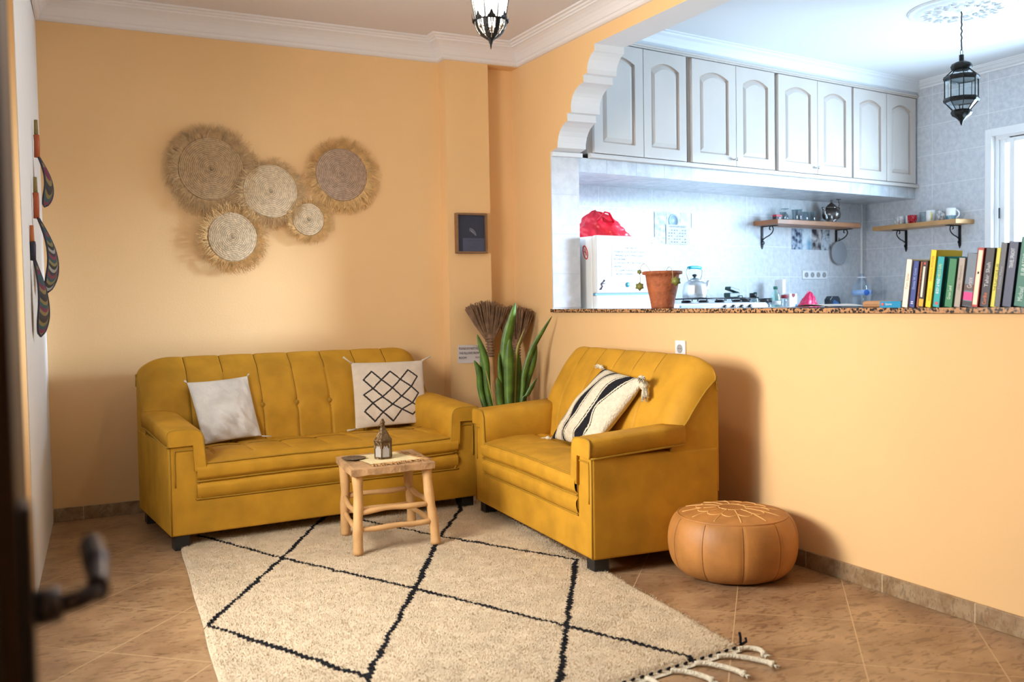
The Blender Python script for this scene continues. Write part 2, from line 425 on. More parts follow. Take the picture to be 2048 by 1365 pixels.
# kitchen wall cupboards: four double units
cream = mat('cream_lacquer', (.66, .60, .55), .45, n=(3, .06))
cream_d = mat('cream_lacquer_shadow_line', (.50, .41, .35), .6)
knobm = mat('knob_metal', (.7, .72, .7), .25, metal=1)
units = [(.072, .114, .527, .917, .527), (.948, .973, 1.400, 1.807, 1.404), (1.83, 1.852, 2.291, 2.708, 2.296), (2.72, 2.735, 3.160, 3.565, 3.165)]
ends = [.94, 1.825, 2.715, 3.60]
def door_mesh(x0, x1, z0, z1):
    """raised and fielded door with an arched panel, front at y=-.545"""
    mb = MB(); y = -.52; yf = -.543
    w_ = x1-x0
    a0, a1, b0, b1 = x0+w_*.17, x1-w_*.17, z0+.07, z1-.115
    def loop(ins):
        X0, X1, Z0, Z1 = a0+ins, a1-ins, b0+ins, b1-ins
        pts = [(X0, Z0), (X1, Z0), (X1, Z1)]
        cx = (X0+X1)/2; hw = (X1-X0)/2
        for k in range(1, 12):
            t = 1-2*k/12; pts.append((cx+hw*t, Z1+.042*math.cos(t*PI/2)**.9))
        pts.append((X0, Z1)); return pts
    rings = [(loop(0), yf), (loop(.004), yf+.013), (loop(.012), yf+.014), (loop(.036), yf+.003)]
    n = len(rings[0][0])
    # frame face around the opening: outer rectangle points matched to the ring
    outer = []
    for p, q in rings[0][0]:
        if q <= b0+1e-6: outer.append((x0 if p < (x0+x1)/2 else x1, z0))
        elif abs(p-a0) < 1e-6: outer.append((x0, z1))
        elif abs(p-a1) < 1e-6: outer.append((x1, z1))
        else: outer.append((p, z1))
    V = [(p, yf, q) for p, q in outer]
    for ring, yy in rings: V += [(p, yy, q) for p, q in ring]
    for k in range(len(rings)):
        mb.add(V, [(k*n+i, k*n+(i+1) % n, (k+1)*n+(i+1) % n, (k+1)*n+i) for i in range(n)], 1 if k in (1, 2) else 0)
    mb.add(V, [list(range(len(rings)*n, (len(rings)+1)*n))], 0)
    mb.add([(p, yf, q) for p, q in outer]+[(p, y, q) for p, q in outer], [(i, (i+1) % n, (i+1) % n+n, i+n) for i in range(n)], 0)
    mb.box(x0+.001, x1-.001, yf+.0165, y, z0+.001, z1-.001)
    return mb
for ui, (c0, x0, xm, x1, xm2) in enumerate(units):
    nm = ['leftmost kitchen cupboard behind the scalloped arch, two cream arched doors', 'cream two-door kitchen cupboard above the terracotta pot and kettle, second from arch',
          'cream two-door kitchen cupboard above the left wall shelf, with a small knob', 'cream two-door kitchen cupboard at the right end against the grey tiles'][ui]
    t = thing('kitchen_cabinet', nm, 'cabinet', KB + KE*((c0+ends[ui])/2) + Vector((0, 0, 2.035)), A, 'cream kitchen cupboards in a row')
    off = (c0+ends[ui])/2
    sh = Matrix.Translation((-off, 0, -2.035))
    c = MB().box(c0, ends[ui]-.001, -.52, -.005, 2.062, 2.80)
    c.xf(sh).build('body', mat('cream_carcass', (.50, .42, .36), .5), t, bevel=.002)
    for a, b in ((x0, xm), (xm+.006, x1)):
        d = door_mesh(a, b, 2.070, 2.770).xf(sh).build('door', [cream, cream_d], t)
        if ui in (1, 2) and a == x0:
            MB().tube([(b-.02-off, -.543, .08), (b-.02-off, -.56, .08)], .006, 8).ball((b-.02-off, -.568, .08), .013).build('knob', knobm, d)
# mouldings under / over the row belong to one continuous pelmet
pl = MB()
for z0, z1, y in ((2.035, 2.047, -.560), (2.047, 2.056, -.552), (2.056, 2.064, -.545)): pl.box(.075, 3.61, y, -.5205, z0, z1)
for z0, z1, y in ((2.776, 2.786, -.546), (2.786, 2.799, -.556)): pl.box(.075, 3.61, y, -.5205, z0, z1)
o = pl.xf(Matrix.Translation((-1.8, 0, -2.035))).build('pelmet', cream, bevel=.001); o.location = KB+KE*1.8+Vector((0, 0, 2.035)); o.rotation_euler = (0, 0, A)
props(o, 'long cream moulding strips along the bottom and top of the kitchen cupboards', 'moulding')

# ================================================================== SOFAS
def make_sofa(t, L, D, H, az, seams, btn, back_in=.23):
    """armchair-style sofa in local coordinates: x = width seen from the front, y = depth, z up"""
    aw = .135; zr = .235; st = .405
    seams_a = [s_*L for s_ in seams]
    # U-shaped frame (front rail and arm fronts)
    f = MB()
    f.prism([(0, .07), (L, .07), (L, az-.075), (L-aw, az-.075), (L-aw, zr), (aw, zr), (aw, az-.075), (0, az-.075)], 0, D-.004, 'y')
    f.build('frame', velvet, t, bevel=.010, seg=3)
    # side wings: the triangle of cloth between arm and the leaning back
    yb = D-back_in
    # arm pads
    def arm(side):
        cs = [(-.005, az-.080), (-.010, az-.030), (-.009, az-.012), (-.003, az-.003), (.006, az), (.035, az+.003), (aw-.035, az+.003), (aw+.004, az-.004), (aw+.020, az-.016), (aw+.029, az-.040), (aw+.032, az-.075),
              (aw+.034, .37), (aw-.02, .37), (aw-.02, az-.078)]
        m = MB(); ys = [-.016, -.008, .02, .10, .20, .30, D-.29, D-.175]
        rows = []
        for i, y in enumerate(ys):
            k = 1-.10*max(0, 1-(y+.016)/.03) if y < .014 else 1
            lift = .035*min(1, max(0, y)/.5)
            row = []
            for x, z in cs:
                cx, cz = aw*.5, az-.06
                xx = cx+(x-cx)*(k if z > .4 else 1); zz = (cz+(z-cz)*k if z > .4 else z)
                row.append((xx, y, zz + (lift if z > .40 else 0)))
            rows.append(row)
        n = len(cs)
        if side: rows = [[(L-x, y, z) for x, y, z in r_] for r_ in rows]
        V = [p for r_ in rows for p in r_]
        m.add(V, [(i*n+j, i*n+(j+1) % n, (i+1)*n+(j+1) % n, (i+1)*n+j) for i in range(len(ys)-1) for j in range(n)], 0, True)
        m.add(V, [list(range(n))[::-1], list(range((len(ys)-1)*n, len(ys)*n))], 0)
        a = m.build('armrest', velvet, t)
        e = cat_curve([rows[1][j] for j in range(12)], 4)
        MB().tube([(p.x, p.y-.004, p.z) for p in e], .0045, 6).build('piping', velvet_d, a)
        q = [(r_[0][0]+(.002 if side else -.002), r_[0][1], r_[0][2]) for r_ in rows[1:]]
        MB().tube(q, .0045, 6).build('piping', velvet_d, a)
        return a
    arm(0); arm(1)
    # piping round the front panel
    class _P:
        def tube(s_, pts, r, n): MB().tube(pts, r, n).build('piping', velvet_d, t)
    p = _P()
    for dx in (0, .012):
        p.tube(cat_curve([(aw+dx, -.002, .40), (aw+dx, -.002, zr+.03), (aw+dx+.01, -.002, zr+.004), (aw+.04, -.002, zr), (L/2, -.002, zr+.002), (L-aw-.04, -.002, zr),
                          (L-aw-.01-dx, -.002, zr+.004), (L-aw-dx, -.002, zr+.03), (L-aw-dx, -.002, .40)], 5), .004, 6) if dx == 0 else None
    for x in (.006, L-.006): p.tube([(x, -.001, .075), (x, -.001, az-.08)], .004, 6)
    for x0 in (.028, L-.028): 
        s_ = 1 if x0 < L/2 else -1
        p.tube(cat_curve([(x0, -.002, .30), (x0, -.002, az-.115), (x0+s_*.015, -.002, az-.10), (x0+s_*.085, -.002, az-.10), (x0+s_*.10, -.002, az-.115), (x0+s_*.10, -.002, .26)], 4), .0035, 6)
    # seat cushion
    sp = cat_curve([(.004, zr+.002), (-.010, .262), (-.013, .295), (.002, .322), (-.016, .345), (-.019, .38), (-.004, st), (.012, st+.006), (.07, st+.017), (.18, st+.023), (.32, st+.020), (D-.24, st+.010), (D-.16, st)], 6)
    sp = [(v.x, v.y) for v in sp] if False else [(q[0], q[1]) for q in [(v.x, v.y) for v in cat_curve([(a, b, 0) for a, b in [(.004, zr+.002), (-.010, .262), (-.013, .295), (.002, .322), (-.016, .345), (-.019, .38), (-.004, st), (.012, st+.006), (.07, st+.017), (.18, st+.023), (.32, st+.020), (D-.24, st+.010), (D-.16, st)]], 7)]]
    ns = len(sp)-1; x0, x1 = aw-.01, L-aw+.01; nu = int((x1-x0)/.0065)
    ycross = D*.46
    def seat(u, v):
        x = x0+(x1-x0)*u; i = min(int(v*ns), ns-1); k = v*ns-i
        y = sp[i][0]*(1-k)+sp[i+1][0]*k; z = sp[i][1]*(1-k)+sp[i+1][1]*k
        if z > st+.004:
            g = 0
            fade = min(1, max(0, (y-.10)/.06))
            dmin = min(abs(x-s_-.02*math.sin((y-.1)*5)) for s_ in seams_a)
            g = math.exp(-(dmin/.006)**2)*.009
            gc = math.exp(-((y-ycross)/.006)**2)*.007
            z -= max(g, gc)*fade
            z += .006*fade*abs(math.sin(PI*(x-seams_a[0])/(seams_a[1]-seams_a[0])))
        z -= .006*math.sin(x*6+1)*(1 if z < .36 else .4)*.5
        return (x, y, z)
    sc_ = MB().grid(seat, nu, ns, flip=True).build('seat_cushion', velvet, t, fix=False, weld=False)
    for q in seams_a:
        pts = []
        for k in range(31):
            y_ = .12+(D-.30-.12)*k/30; vv = min(range(ns), key=lambda i: abs(sp[i][0]-y_)+(9 if sp[i][1] < st+.003 else 0))
            xq = q+.02*math.sin((y_-.1)*5); P_ = seat((xq-x0)/(x1-x0), (vv+min(1, max(0, (y_-sp[vv][0])/(sp[vv+1][0]-sp[vv][0]+1e-9))))/ns)
            pts.append((P_[0], P_[1], P_[2]+.0005))
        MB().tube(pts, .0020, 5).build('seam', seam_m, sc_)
    vv = min(range(ns), key=lambda i: abs(sp[i][0]-ycross)+(9 if sp[i][1] < st+.003 else 0))
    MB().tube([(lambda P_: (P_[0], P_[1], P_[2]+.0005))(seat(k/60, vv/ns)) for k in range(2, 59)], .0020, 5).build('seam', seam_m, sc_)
    for yy, zz in ((-.006, .323), (-.008, st+.001)):
        MB().tube([(x0+(x1-x0)*k/24, yy-.001+.0015*math.sin(k*1.7), zz-.003*math.sin((x0+(x1-x0)*k/24)*6+1)) for k in range(25)], .0045, 6).build('piping', velvet_d, t)
    # backrest
    b = D-.66
    bp = [(v.x+b, v.y) for v in cat_curve([(.40, .36, 0), (.415, .46, 0), (.425, .55, 0), (.455, .65, 0), (.505, .745, 0), (.545, .81, 0), (.585, H-.03, 0), (.615, H-.003, 0), (.640, H-.012, 0), (.652, H-.05, 0), (.658, H-.12, 0)], 6)] + [(D, .45), (D, .30)]
    nb = len(bp)-1; nub = int(L/.0065); RZ = .17; RX = .20
    def back(u, v):
        x = .004+(L-.008)*u; i = min(int(v*nb), nb-1); k = v*nb-i
        y = bp[i][0]*(1-k)+bp[i+1][0]*k; z = bp[i][1]*(1-k)+bp[i+1][1]*k
        a = bp[i]; c = bp[i+1]; ty, tz = c[0]-a[0], c[1]-a[1]; l_ = math.hypot(ty, tz)
        ny, nz = -tz/l_, ty/l_
        d = min(x, L-x); s_ = max(0, 1-d/RX)
        front = 1 if y < D-.035 else 0
        if z > .55:
            drop = .115*(1-math.sqrt(max(0, 1-s_**2.6)))
            z -= drop*(z-.55)/(H-.55)
        if y < D-.012:
            wz = max(0, min(1, (z-.50)/.12))
            y += .075*(1-math.sqrt(max(0, 1-max(0, 1-d/.11)**2)))*wz
            y = min(y, D-.012)
            dx = min(abs(x-q) for q in seams_a)
            tb = abs(z-btn); sway = 0
            g = (.009 if z < H-.09 else .005)*math.exp(-(dx/.0055)**2)*min(1, (z-.36)/.1+.3)
            if s_ > .0: g *= 1-max(0, (s_-.5))
            db = min(math.hypot(x-q, z-btn) for q in seams_a[1:-1])
            g += .016*math.exp(-(db/.022)**2)
            puff = .0025*abs(math.sin(PI*(x-seams_a[0])/(seams_a[1]-seams_a[0])))
            y -= ny*(g)-ny*puff; z -= nz*(g)-nz*puff
        return (x, y, z)
    m = MB().grid(back, nub, nb, flip=True)
    for u in (0, 1):
        V = [back(u, j/nb) for j in range(nb+1)]; xe = V[0][0]
        m.add(V+[(xe, D-.10, .40)], [[j, j+1, nb+1] if u else [j+1, j, nb+1] for j in range(nb)], 0)
        pass
    bk = m.build('backrest', velvet, t, fix=False, weld=False)
    for q in seams_a:
        lo_ = 2; pts = [back((q-.004)/(L-.008), lo_/nb+(nb-8-lo_)/nb*k/60) for k in range(61)]
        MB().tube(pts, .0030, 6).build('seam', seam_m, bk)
    for u in (0, 1):
        pts = [back(u, j/nb) for j in range(8, nb-4)]
        MB().tube([(p[0]+(.001 if u else -.001), p[1], p[2]) for p in pts], .0045, 6).build('piping', velvet_d, bk)
    jb = min(range(nb), key=lambda j: abs(bp[j][1]-btn))
    for q in seams_a[1:-1]:
        P = back(q/L, jb/nb)
        MB().ball((q, P[1]-.008, btn), (.015, .010, .015), 12).build('button', velvet_d, bk)
    for x in (.055, L-.055):
        for y in (.05, D-.07):
            MB().prism([(x-.035, y-.035), (x+.035, y-.035), (x+.035, y+.035), (x-.035, y+.035)], 0, .07, 'z').build('leg', blackm, t, bevel=.003)

A1s = R(4.3)
sofa_a = thing('sofa', 'long mustard velvet sofa with button-tufted back against the peach wall, three seats wide', 'sofa', (-2.335, -1.005, 0), A1s)
make_sofa(sofa_a, 1.635, .79, .875, .57, [.145, .262, .379, .497, .615, .733, .851], .60)
for c_ in sofa_a.children:
    pass
sofa_b = thing('sofa', 'short mustard velvet loveseat at right, its side to the leather pouf', 'sofa', (-.760, -.985, 0), R(-94.2))
make_sofa(sofa_b, 1.355, .62, .890, .57, [.175, .318, .461, .604, .747], .61)

# ------------------------------------------------------------------ cushions
def make_pillow(t, C, T, mats, mf=None, wr=.006, seed=0, n=84, pinch=.05, mess=1):
    """C = corners bottom-left, bottom-right, top-right, top-left (world), T = half thickness"""
    BL, BR, TR, TL = [Vector(c) for c in C]
    nn = (BR-BL).cross(TL-BL).normalized()
    m = MB()
    def P(u, v, s):
        uu = u; vv = v
        bu = 4*u*(1-u); bv = 4*v*(1-v)
        uu = .5+(u-.5)*(1-pinch*(1-(2*v-1)**2)); vv = .5+(v-.5)*(1-pinch*(1-(2*u-1)**2))
        p = (BL*(1-uu)+BR*uu)*(1-vv)+(TL*(1-uu)+TR*uu)*vv
        h = T*(bu**.55)*(bv**.55)
        q = noise.noise(Vector((u*3.3+seed, v*3.3, seed)))+.5*noise.noise(Vector((u*8+seed, v*6+u*4, 2.2)))
        h += wr*q*min(1, bu*3)*min(1, bv*3)*mess
        # drapery folds running from the lower corners
        h += wr*.8*math.sin((u+v)*26+2*q)*max(0, .55-v)*min(1, bu*4)*min(1, bv*3)*mess
        return p + nn*(h if s else -h)
    m.grid(lambda u, v: P(u, v, 1), n, n, mf=mf)
    m.grid(lambda u, v: P(u, v, 0), n, n, flip=True, mf=mf)
    return m.build('cover', mats, t, world=True, fix=False), P
linen = mat('white_linen', (.80, .76, .70), .85, n=(6, .22), b=(90, .35), spec=.2)
cotton = mat('cream_cotton', (.66, .55, .43), .9, n=(20, .08), b=(240, .4), spec=.2)
wool = mat('cream_wool', (.74, .66, .50), .95, n=(60, .15), b=(160, .8), spec=.2, sheen=.2)
stripe = mat('black_wool', (.012, .012, .016), .95, b=(160, .8), spec=.2)
thread = mat('black_embroidery', (.018, .013, .012), .9)

t = thing('cushion', 'plain off-white linen cushion leaning at the left end of the long sofa', 'cushion', (-1.95, -.50, .43))
C = [(-2.105, -.545, .425), (-1.790, -.47, .440), (-1.835, -.36, .760), (-2.160, -.415, .745)]
cv, P = make_pillow(t, C, .060, [linen], wr=.020, seed=3.1, pinch=.04)
for u, v, dx, dz in ((0, 1, -.012, .012), (1, 1, .01, .014), (1, 0, .05, -.006), (0, 0, -.01, -.004)):
    p = P(u, v, 1); fr_ = MB()
    for k in range(7):
        fr_.tube([p, p+Vector((dx*(.6+.5*random.random())+random.uniform(-.006, .006), -.004, dz*random.uniform(.6, 1.2)))], [.003, .001], 4)
    fr_.build('corner_fringe', linen, t, world=True)

t = thing('cushion', 'cream cushion with black diamond lattice embroidery at the right end of the long sofa', 'cushion', (-1.04, -.42, .43))
C = [(-1.262, -.455, .435), (-.830, -.470, .445), (-.800, -.335, .800), (-1.245, -.345, .805)]
# lattice read in cushion coordinates (u to the right, v up)
def duv(x, y): return ((x-150)/1140, (1270-y)/1020)
dn = {k: duv(*v) for k, v in dict(a=(430, 410), b=(718, 425), c=(1015, 410), d=(295, 540), e=(565, 555), f=(870, 565), g=(1165, 525), h=(425, 690), i=(730, 700), j=(1045, 690),
      k=(280, 775), l=(565, 830), m=(870, 840), n=(1165, 795), o=(410, 915), p=(715, 960), q=(1045, 955), r=(285, 1030), s=(560, 1070), t=(865, 1045), u=(1170, 1025), v=(440, 1195), w=(730, 1215), x=(1045, 1135)).items()}
dl = 'da ae eb bf fc cg dh he ei if fj jg hk hl li im mj jn kl0 ko ol lp pm mq qn or os sp pt tq qu rv vs sw wt tx xu'.split()
DL = [(dn[x[0]], dn[x[1]]) for x in dl if len(x) == 2]
def segd(p, a, b):
    ax, ay = a; bx, by = b; dx, dy = bx-ax, by-ay
    k = max(0, min(1, ((p[0]-ax)*dx+(p[1]-ay)*dy)/(dx*dx+dy*dy+1e-12)))
    return math.hypot(p[0]-ax-k*dx, p[1]-ay-k*dy)
def lattice(u, v):
    if not (.08 < u < .93 and .03 < v < .88): return 0
    return 1 if min(segd((u, v), a, b) for a, b in DL) < .0115 else 0
cv, P = make_pillow(t, C, .050, [cotton, thread], lattice, wr=.006, seed=8.3, n=150, pinch=.02)
for u, v, d in ((0, 1, (-.045, 0, .035)), (1, 1, (.05, 0, .022)), (0, 0, (-.05, -.01, -.003)), (1, 0, (.055, -.02, -.006))):
    p = P(u, v, 1); d = Vector(d)
    MB().tube([p-d*.1, p+d*.4, p+d], [.006, .004, .006], 6).build('corner_tassel', cotton, t, world=True)

t = thing('cushion', 'cream cushion with wavy black stripes and pompom tassels on the loveseat', 'cushion', (-.38, -1.65, .43))
C = [(-.515, -1.385, .435), (-.60, -1.90, .455), (-.40, -2.065, .775), (-.335, -1.610, .800)]
def stripes(u, v):
    wob = .022*math.sin(v*9+u*3)+.01*math.sin(v*17)
    x = u+wob
    for c, w_ in ((.08, .038), (.40, .042), (.74, .046)):
        d = abs(x-c); ww = w_*(1+.6*math.sin(v*9+c*9))
        if d < ww: return 1
        if ww+.022 < d < ww+.034: return 1
    return 0
cv, P = make_pillow(t, C, .075, [wool, stripe], stripes, wr=.006, seed=5.5, n=140, pinch=.03)
def tassel(p, d, parent, s=1):
    m = MB(); d = Vector(d)
    m.tube([p, p+d*.012*s], .004*s, 6).ball(p+d*.022*s, .015*s, 10)
    for k in range(26):
        a = random.uniform(0, 2*PI); r_ = random.uniform(.2, 1)*.011*s
        sd = d.orthogonal().normalized(); q = Matrix.Rotation(a, 3, d) @ sd
        m.tube([p+d*.028*s+q*r_*.5, p+d*.045*s+q*r_, p+d*.068*s+q*r_*1.5+Vector((0, 0, -.004*s))], [.002*s, .0025*s, .001*s], 4)
    return m.build('tassel', wool, parent, world=True)
tassel(P(1, 1, 1)+Vector((-.01, 0, 0)), Vector((-.35, -.55, -.75)).normalized(), t, 1.5)
tassel(P(1, 1, 1)+Vector((-.01, .02, .0)), Vector((-.5, -.75, .1)).normalized(), t, 1.3)
tassel(P(0, 1, 1), Vector((-.1, .4, .1)).normalized(), t, .8)
tassel(P(0, 0, 1), Vector((-.5, .85, -.1)).normalized(), t, .9)

# ------------------------------------------------------------------ rug
RQ = [Vector(p) for p in ((-2.262, -.60), (-.60, -.50), (-.870, -3.245), (-2.47, -3.44))]   # rear-left, rear-right, front-right, front-left
POLY = [[(-2.177, -.79), (-1.917, -1.424), (-1.568, -2.149), (-1.27, -2.819), (-1.064, -3.289)],
        [(-1.479, -.64), (-1.65, -.93), (-1.917, -1.424), (-2.362, -2.181), (-2.02, -2.909)],
        [(-1.479, -.64), (-1.158, -1.422), (-.805, -2.109), (-1.27, -2.819), (-1.60, -3.34)],
        [(-.711, -.578), (-.83, -.93), (-1.158, -1.422), (-1.568, -2.149), (-2.015, -2.909), (-2.15, -3.38)]]
RS = [(a, b) for pl_ in POLY for a, b in zip(pl_, pl_[1:])]
def rugxy(u, v):
    e = .012*noise.noise(Vector((v*5, 0, 1)))
    return RQ[0].lerp(RQ[1], u).lerp(RQ[3].lerp(RQ[2], u), v) + Vector((e*(2*u-1), 0))
def rugblack(x, y):
    j = Vector((.010*noise.noise(Vector((x*14, y*14, 0))), .010*noise.noise(Vector((x*14, y*14, 5)))))
    return min(segd((x+j.x, y+j.y), a, b) for a, b in RS) < .0105+.005*noise.noise(Vector((x*6, y*6, 9)))
rugw = mat('rug_wool', (.68, .555, .39), .95, n=(9, .12), spec=.15, b=(120, .6))
rugb = mat('rug_black_wool', (.012, .012, .015), .95, spec=.15)
rug = thing('rug', 'large cream shaggy wool rug with black diamond lines under the wooden stool', 'rug', (-1.55, -2.0, 0))
def rg(u, v):
    p = rugxy(u, v); e = min(u, 1-u, v, 1-v)
    return (p.x, p.y, .004+.012*min(1, e/.008)+.003*noise.noise(Vector((p.x*22, p.y*22, 0))))
MB().grid(rg, 130, 220, mf=lambda u, v: 1 if rugblack(*rugxy(u, v)) else 0).build('pile_base', [rugw, rugb], rug, world=True, fix=False)
pile = MB(); rnd = random.Random(3)
for i in range(130000):
    u, v = rnd.random(), rnd.random()
    p = rugxy(u, v)
    bl = rugblack(p.x, p.y)
    a = rnd.uniform(0, PI); l_ = rnd.uniform(.004, .008); h = rnd.uniform(.004, .009)
    if min(u, 1-u) < .01: h *= .6
    dx, dy = math.cos(a)*.0010, math.sin(a)*.0010
    lx, ly = rnd.uniform(-.5, .5)*l_, -l_*rnd.uniform(.2, 1)
    z = .0145
    pile.v += [(p.x-dx, p.y-dy, z), (p.x+dx, p.y+dy, z), (p.x+lx+dx*.4, p.y+ly+dy*.4, z+h), (p.x+lx-dx*.4, p.y+ly-dy*.4, z+h)]
    o = len(pile.v)-4; pile.f.append([o, o+1, o+2, o+3]); pile.m.append(1 if bl else 0); pile.s.append(False)
pile.build('pile', [rugw, rugb], rug, world=True, fix=False, weld=False, kind='stuff')
# woven end with black stitches and knotted fringe
we = MB(); stc = MB()
for k in range(90):
    u0, u1 = k/90, (k+1)/90
    a, b = rugxy(u0, 1), rugxy(u1, 1)
    we.add([(a.x, a.y, .006), (b.x, b.y, .006), (b.x+.002, b.y-.028, .004), (a.x+.002, a.y-.028, .004)], [(0, 1, 2, 3)])
    if k % 2 == 0:
        stc.tube([(a.x, a.y-.006, .010), (b.x-(b.x-a.x)*.25, b.y-.005, .011)], .004, 6)
we.build('woven_edge', wool, rug, world=True); stc.build('edge_stitching', rugb, rug, world=True, kind='stuff')
for k in range(16):
    u = 1-.012-k*.062; p = rugxy(u, 1); r1 = random.uniform(-.06, .09); l_ = random.uniform(.09, .13)
    c = cat_curve([(p.x, p.y-.02, .008), (p.x+.02+r1*.3, p.y-.05, .010), (p.x+.03+r1*.7, p.y-.05-l_*.5, .009), (p.x+.02+r1, p.y-.04-l_, .009)], 6)
    if k == 0: c = cat_curve([(p.x, p.y-.015, .008), (p.x+.035, p.y-.03, .010), (p.x+.052, p.y-.062, .010), (p.x+.034, p.y-.10, .009)], 6)
    m = MB().tube(c, [.0085]*(len(c)-3)+[.011, .012, .007], 7)
    for q in range(8): m.tube([c[-2], c[-1]+Vector((random.uniform(-.014, .014), -.018, random.uniform(-.004, .004)))], .002, 4)
    m.build('fringe_tassel', wool, rug, world=True)
p = rugxy(1, 1)
MB().tube([(p.x+.004, p.y+.0, .01), (p.x+.008, p.y+.004, .035), (p.x+.004, p.y+.004, .052)], .0045, 6).tube([(p.x+.006, p.y, .012), (p.x+.024, p.y-.006, .022), (p.x+.022, p.y-.004, .034)], .0045, 6).build('loose_yarn', rugb, rug, world=True)

# ------------------------------------------------------------------ wooden stool
wood = mat('pale_peeled_wood', (.66, .38, .155), .5, n=(9, .22), b=(40, .2))
wood_t = mat('rough_plank_wood', (.52, .30, .14), .6, n=(14, .35), b=(45, .5))
ZT = .408
stool = thing('stool', 'rustic peeled-branch wooden stool used as side table on the rug', 'stool', (-1.40, -1.36, .018))
tc_ = [(-1.640, -1.580), (-1.235, -1.565), (-1.180, -1.150), (-1.585, -1.160)]
lf = [(-1.607, -1.551), (-1.231, -1.550), (-1.200, -1.150), (-1.545, -1.161)]
lt = [(-1.600, -1.535), (-1.262, -1.525), (-1.225, -1.195), (-1.560, -1.195)]
m = MB(); n_ = 26
def topf(u, v):
    a = Vector(tc_[0]).lerp(Vector(tc_[1]), u).lerp(Vector(tc_[3]).lerp(Vector(tc_[2]), u), v)
    e = .006*noise.noise(Vector((u*5, v*5, 3)))
    return (a.x+e, a.y+e, ZT-.003*abs(noise.noise(Vector((u*9, v*3, 1))))-(.004 if min(u, 1-u, v, 1-v) < .02 else 0))
m.grid(topf, n_, n_, sm=False)
lo = [(p[0], p[1]) for p in tc_]
rim = [topf(i/n_, 0) for i in range(n_)]+[topf(1, i/n_) for i in range(n_)]+[topf(1-i/n_, 1) for i in range(n_)]+[topf(0, 1-i/n_) for i in range(n_)]
V = rim+[(x, y, ZT-.033-.004*noise.noise(Vector((x*30, y*30, 0)))) for x, y, z in rim]; k_ = len(rim)
m.add(V, [(i, (i+1) % k_, (i+1) % k_+k_, i+k_) for i in range(k_)]); m.add(V, [list(range(k_, 2*k_))])
m.build('tabletop', wood_t, stool, world=True)
for i in range(4):
    a, b = Vector((*lt[i], ZT-.034)), Vector((*lf[i], .0185))
    bend = Vector((.005*(1 if i in (0, 3) else -1), .003*(-1)**i, 0))
    c = cat_curve([a, a.lerp(b, .33)+bend, a.lerp(b, .66)-bend*.3, b], 6)
    rr = [.024-.002*math.sin(j/len(c)*PI)+.0012*math.sin(j*1.1+i) for j in range(len(c))]
    MB().tube(c, rr, 14).build('leg', wood, stool, world=True)
def rail(i, j, z, sag=.0):
    def at(q): a, b = Vector((*lt[q], ZT-.034)), Vector((*lf[q], .0185)); k = (a.z-z)/(a.z-b.z); return a.lerp(b, k)
    p, q = at(i), at(j)
    c = [p.lerp(q, k/8)+Vector((0, 0, sag*math.sin(PI*k/8)+.0022*math.sin(k*1.3+z*20))) for k in range(9)]
    MB().tube(c, [.0125+.0012*math.sin(k*1.4+z*30) for k in range(9)], 10).build('rail', wood, stool, world=True)
rail(0, 1, .205, .006); rail(0, 1, .128, -.002); rail(3, 2, .215); rail(3, 2, .135); rail(0, 3, .210, -.018); rail(0, 3, .13, -.01); rail(1, 2, .215, -.004); rail(1, 2, .12)
# mat with frayed edge
mt = MB()
q = [(-1.585, -1.40), (-1.445, -1.545), (-1.255, -1.400), (-1.330, -1.215), (-1.50, -1.215)]
q = [(-1.545, -1.235), (-1.520, -1.520), (-1.258, -1.495), (-1.300, -1.215)]
zt = ZT+.0015
mt.grid(lambda u, v: (*(Vector(q[1]).lerp(Vector(q[2]), u).lerp(Vector(q[0]).lerp(Vector(q[3]), u), v)), zt+.0015+.0012*noise.noise(Vector((u*7, v*7, 0)))), 20, 20)
mat_y = mat('cream_yellow_cloth', (.80, .66, .36), .9, b=(200, .4))
tm = mt.build('table_mat', mat_y, loc=(-1.41, -1.37, ZT)); props(tm, 'pale yellow woven mat with frayed straw edge on top of the wooden stool', 'mat')
fr_ = MB()
straw = mat('straw', (.50, .27, .10), .8)
for k in range(110):
    u = random.random(); a = Vector(q[1]).lerp(Vector(q[2]), u)
    an = random.uniform(-.9, .9)-PI/2; l_ = random.uniform(.02, .055)
    fr_.tube([(a.x-.0, a.y+.012, zt+.003), (a.x+math.cos(an)*l_*.5, a.y+math.sin(an)*l_*.5, zt+.006), (a.x+math.cos(an)*l_*1.1, min(a.y+math.sin(an)*l_, 0), zt+(-.004 if a.y+math.sin(an)*l_ < -1.578 else .001))], .0011, 4)
for k in range(46):
    u = random.random(); a = Vector(q[3]).lerp(Vector(q[2]), u)
    an = random.uniform(-.8, .8); l_ = random.uniform(.02, .05)
    fr_.tube([(a.x-.01, a.y, zt+.003), (a.x+math.cos(an)*l_, a.y+math.sin(an)*l_, zt+.001)], .0011, 4)
fr_.build('frayed_straw', straw, tm, world=True, kind='stuff')

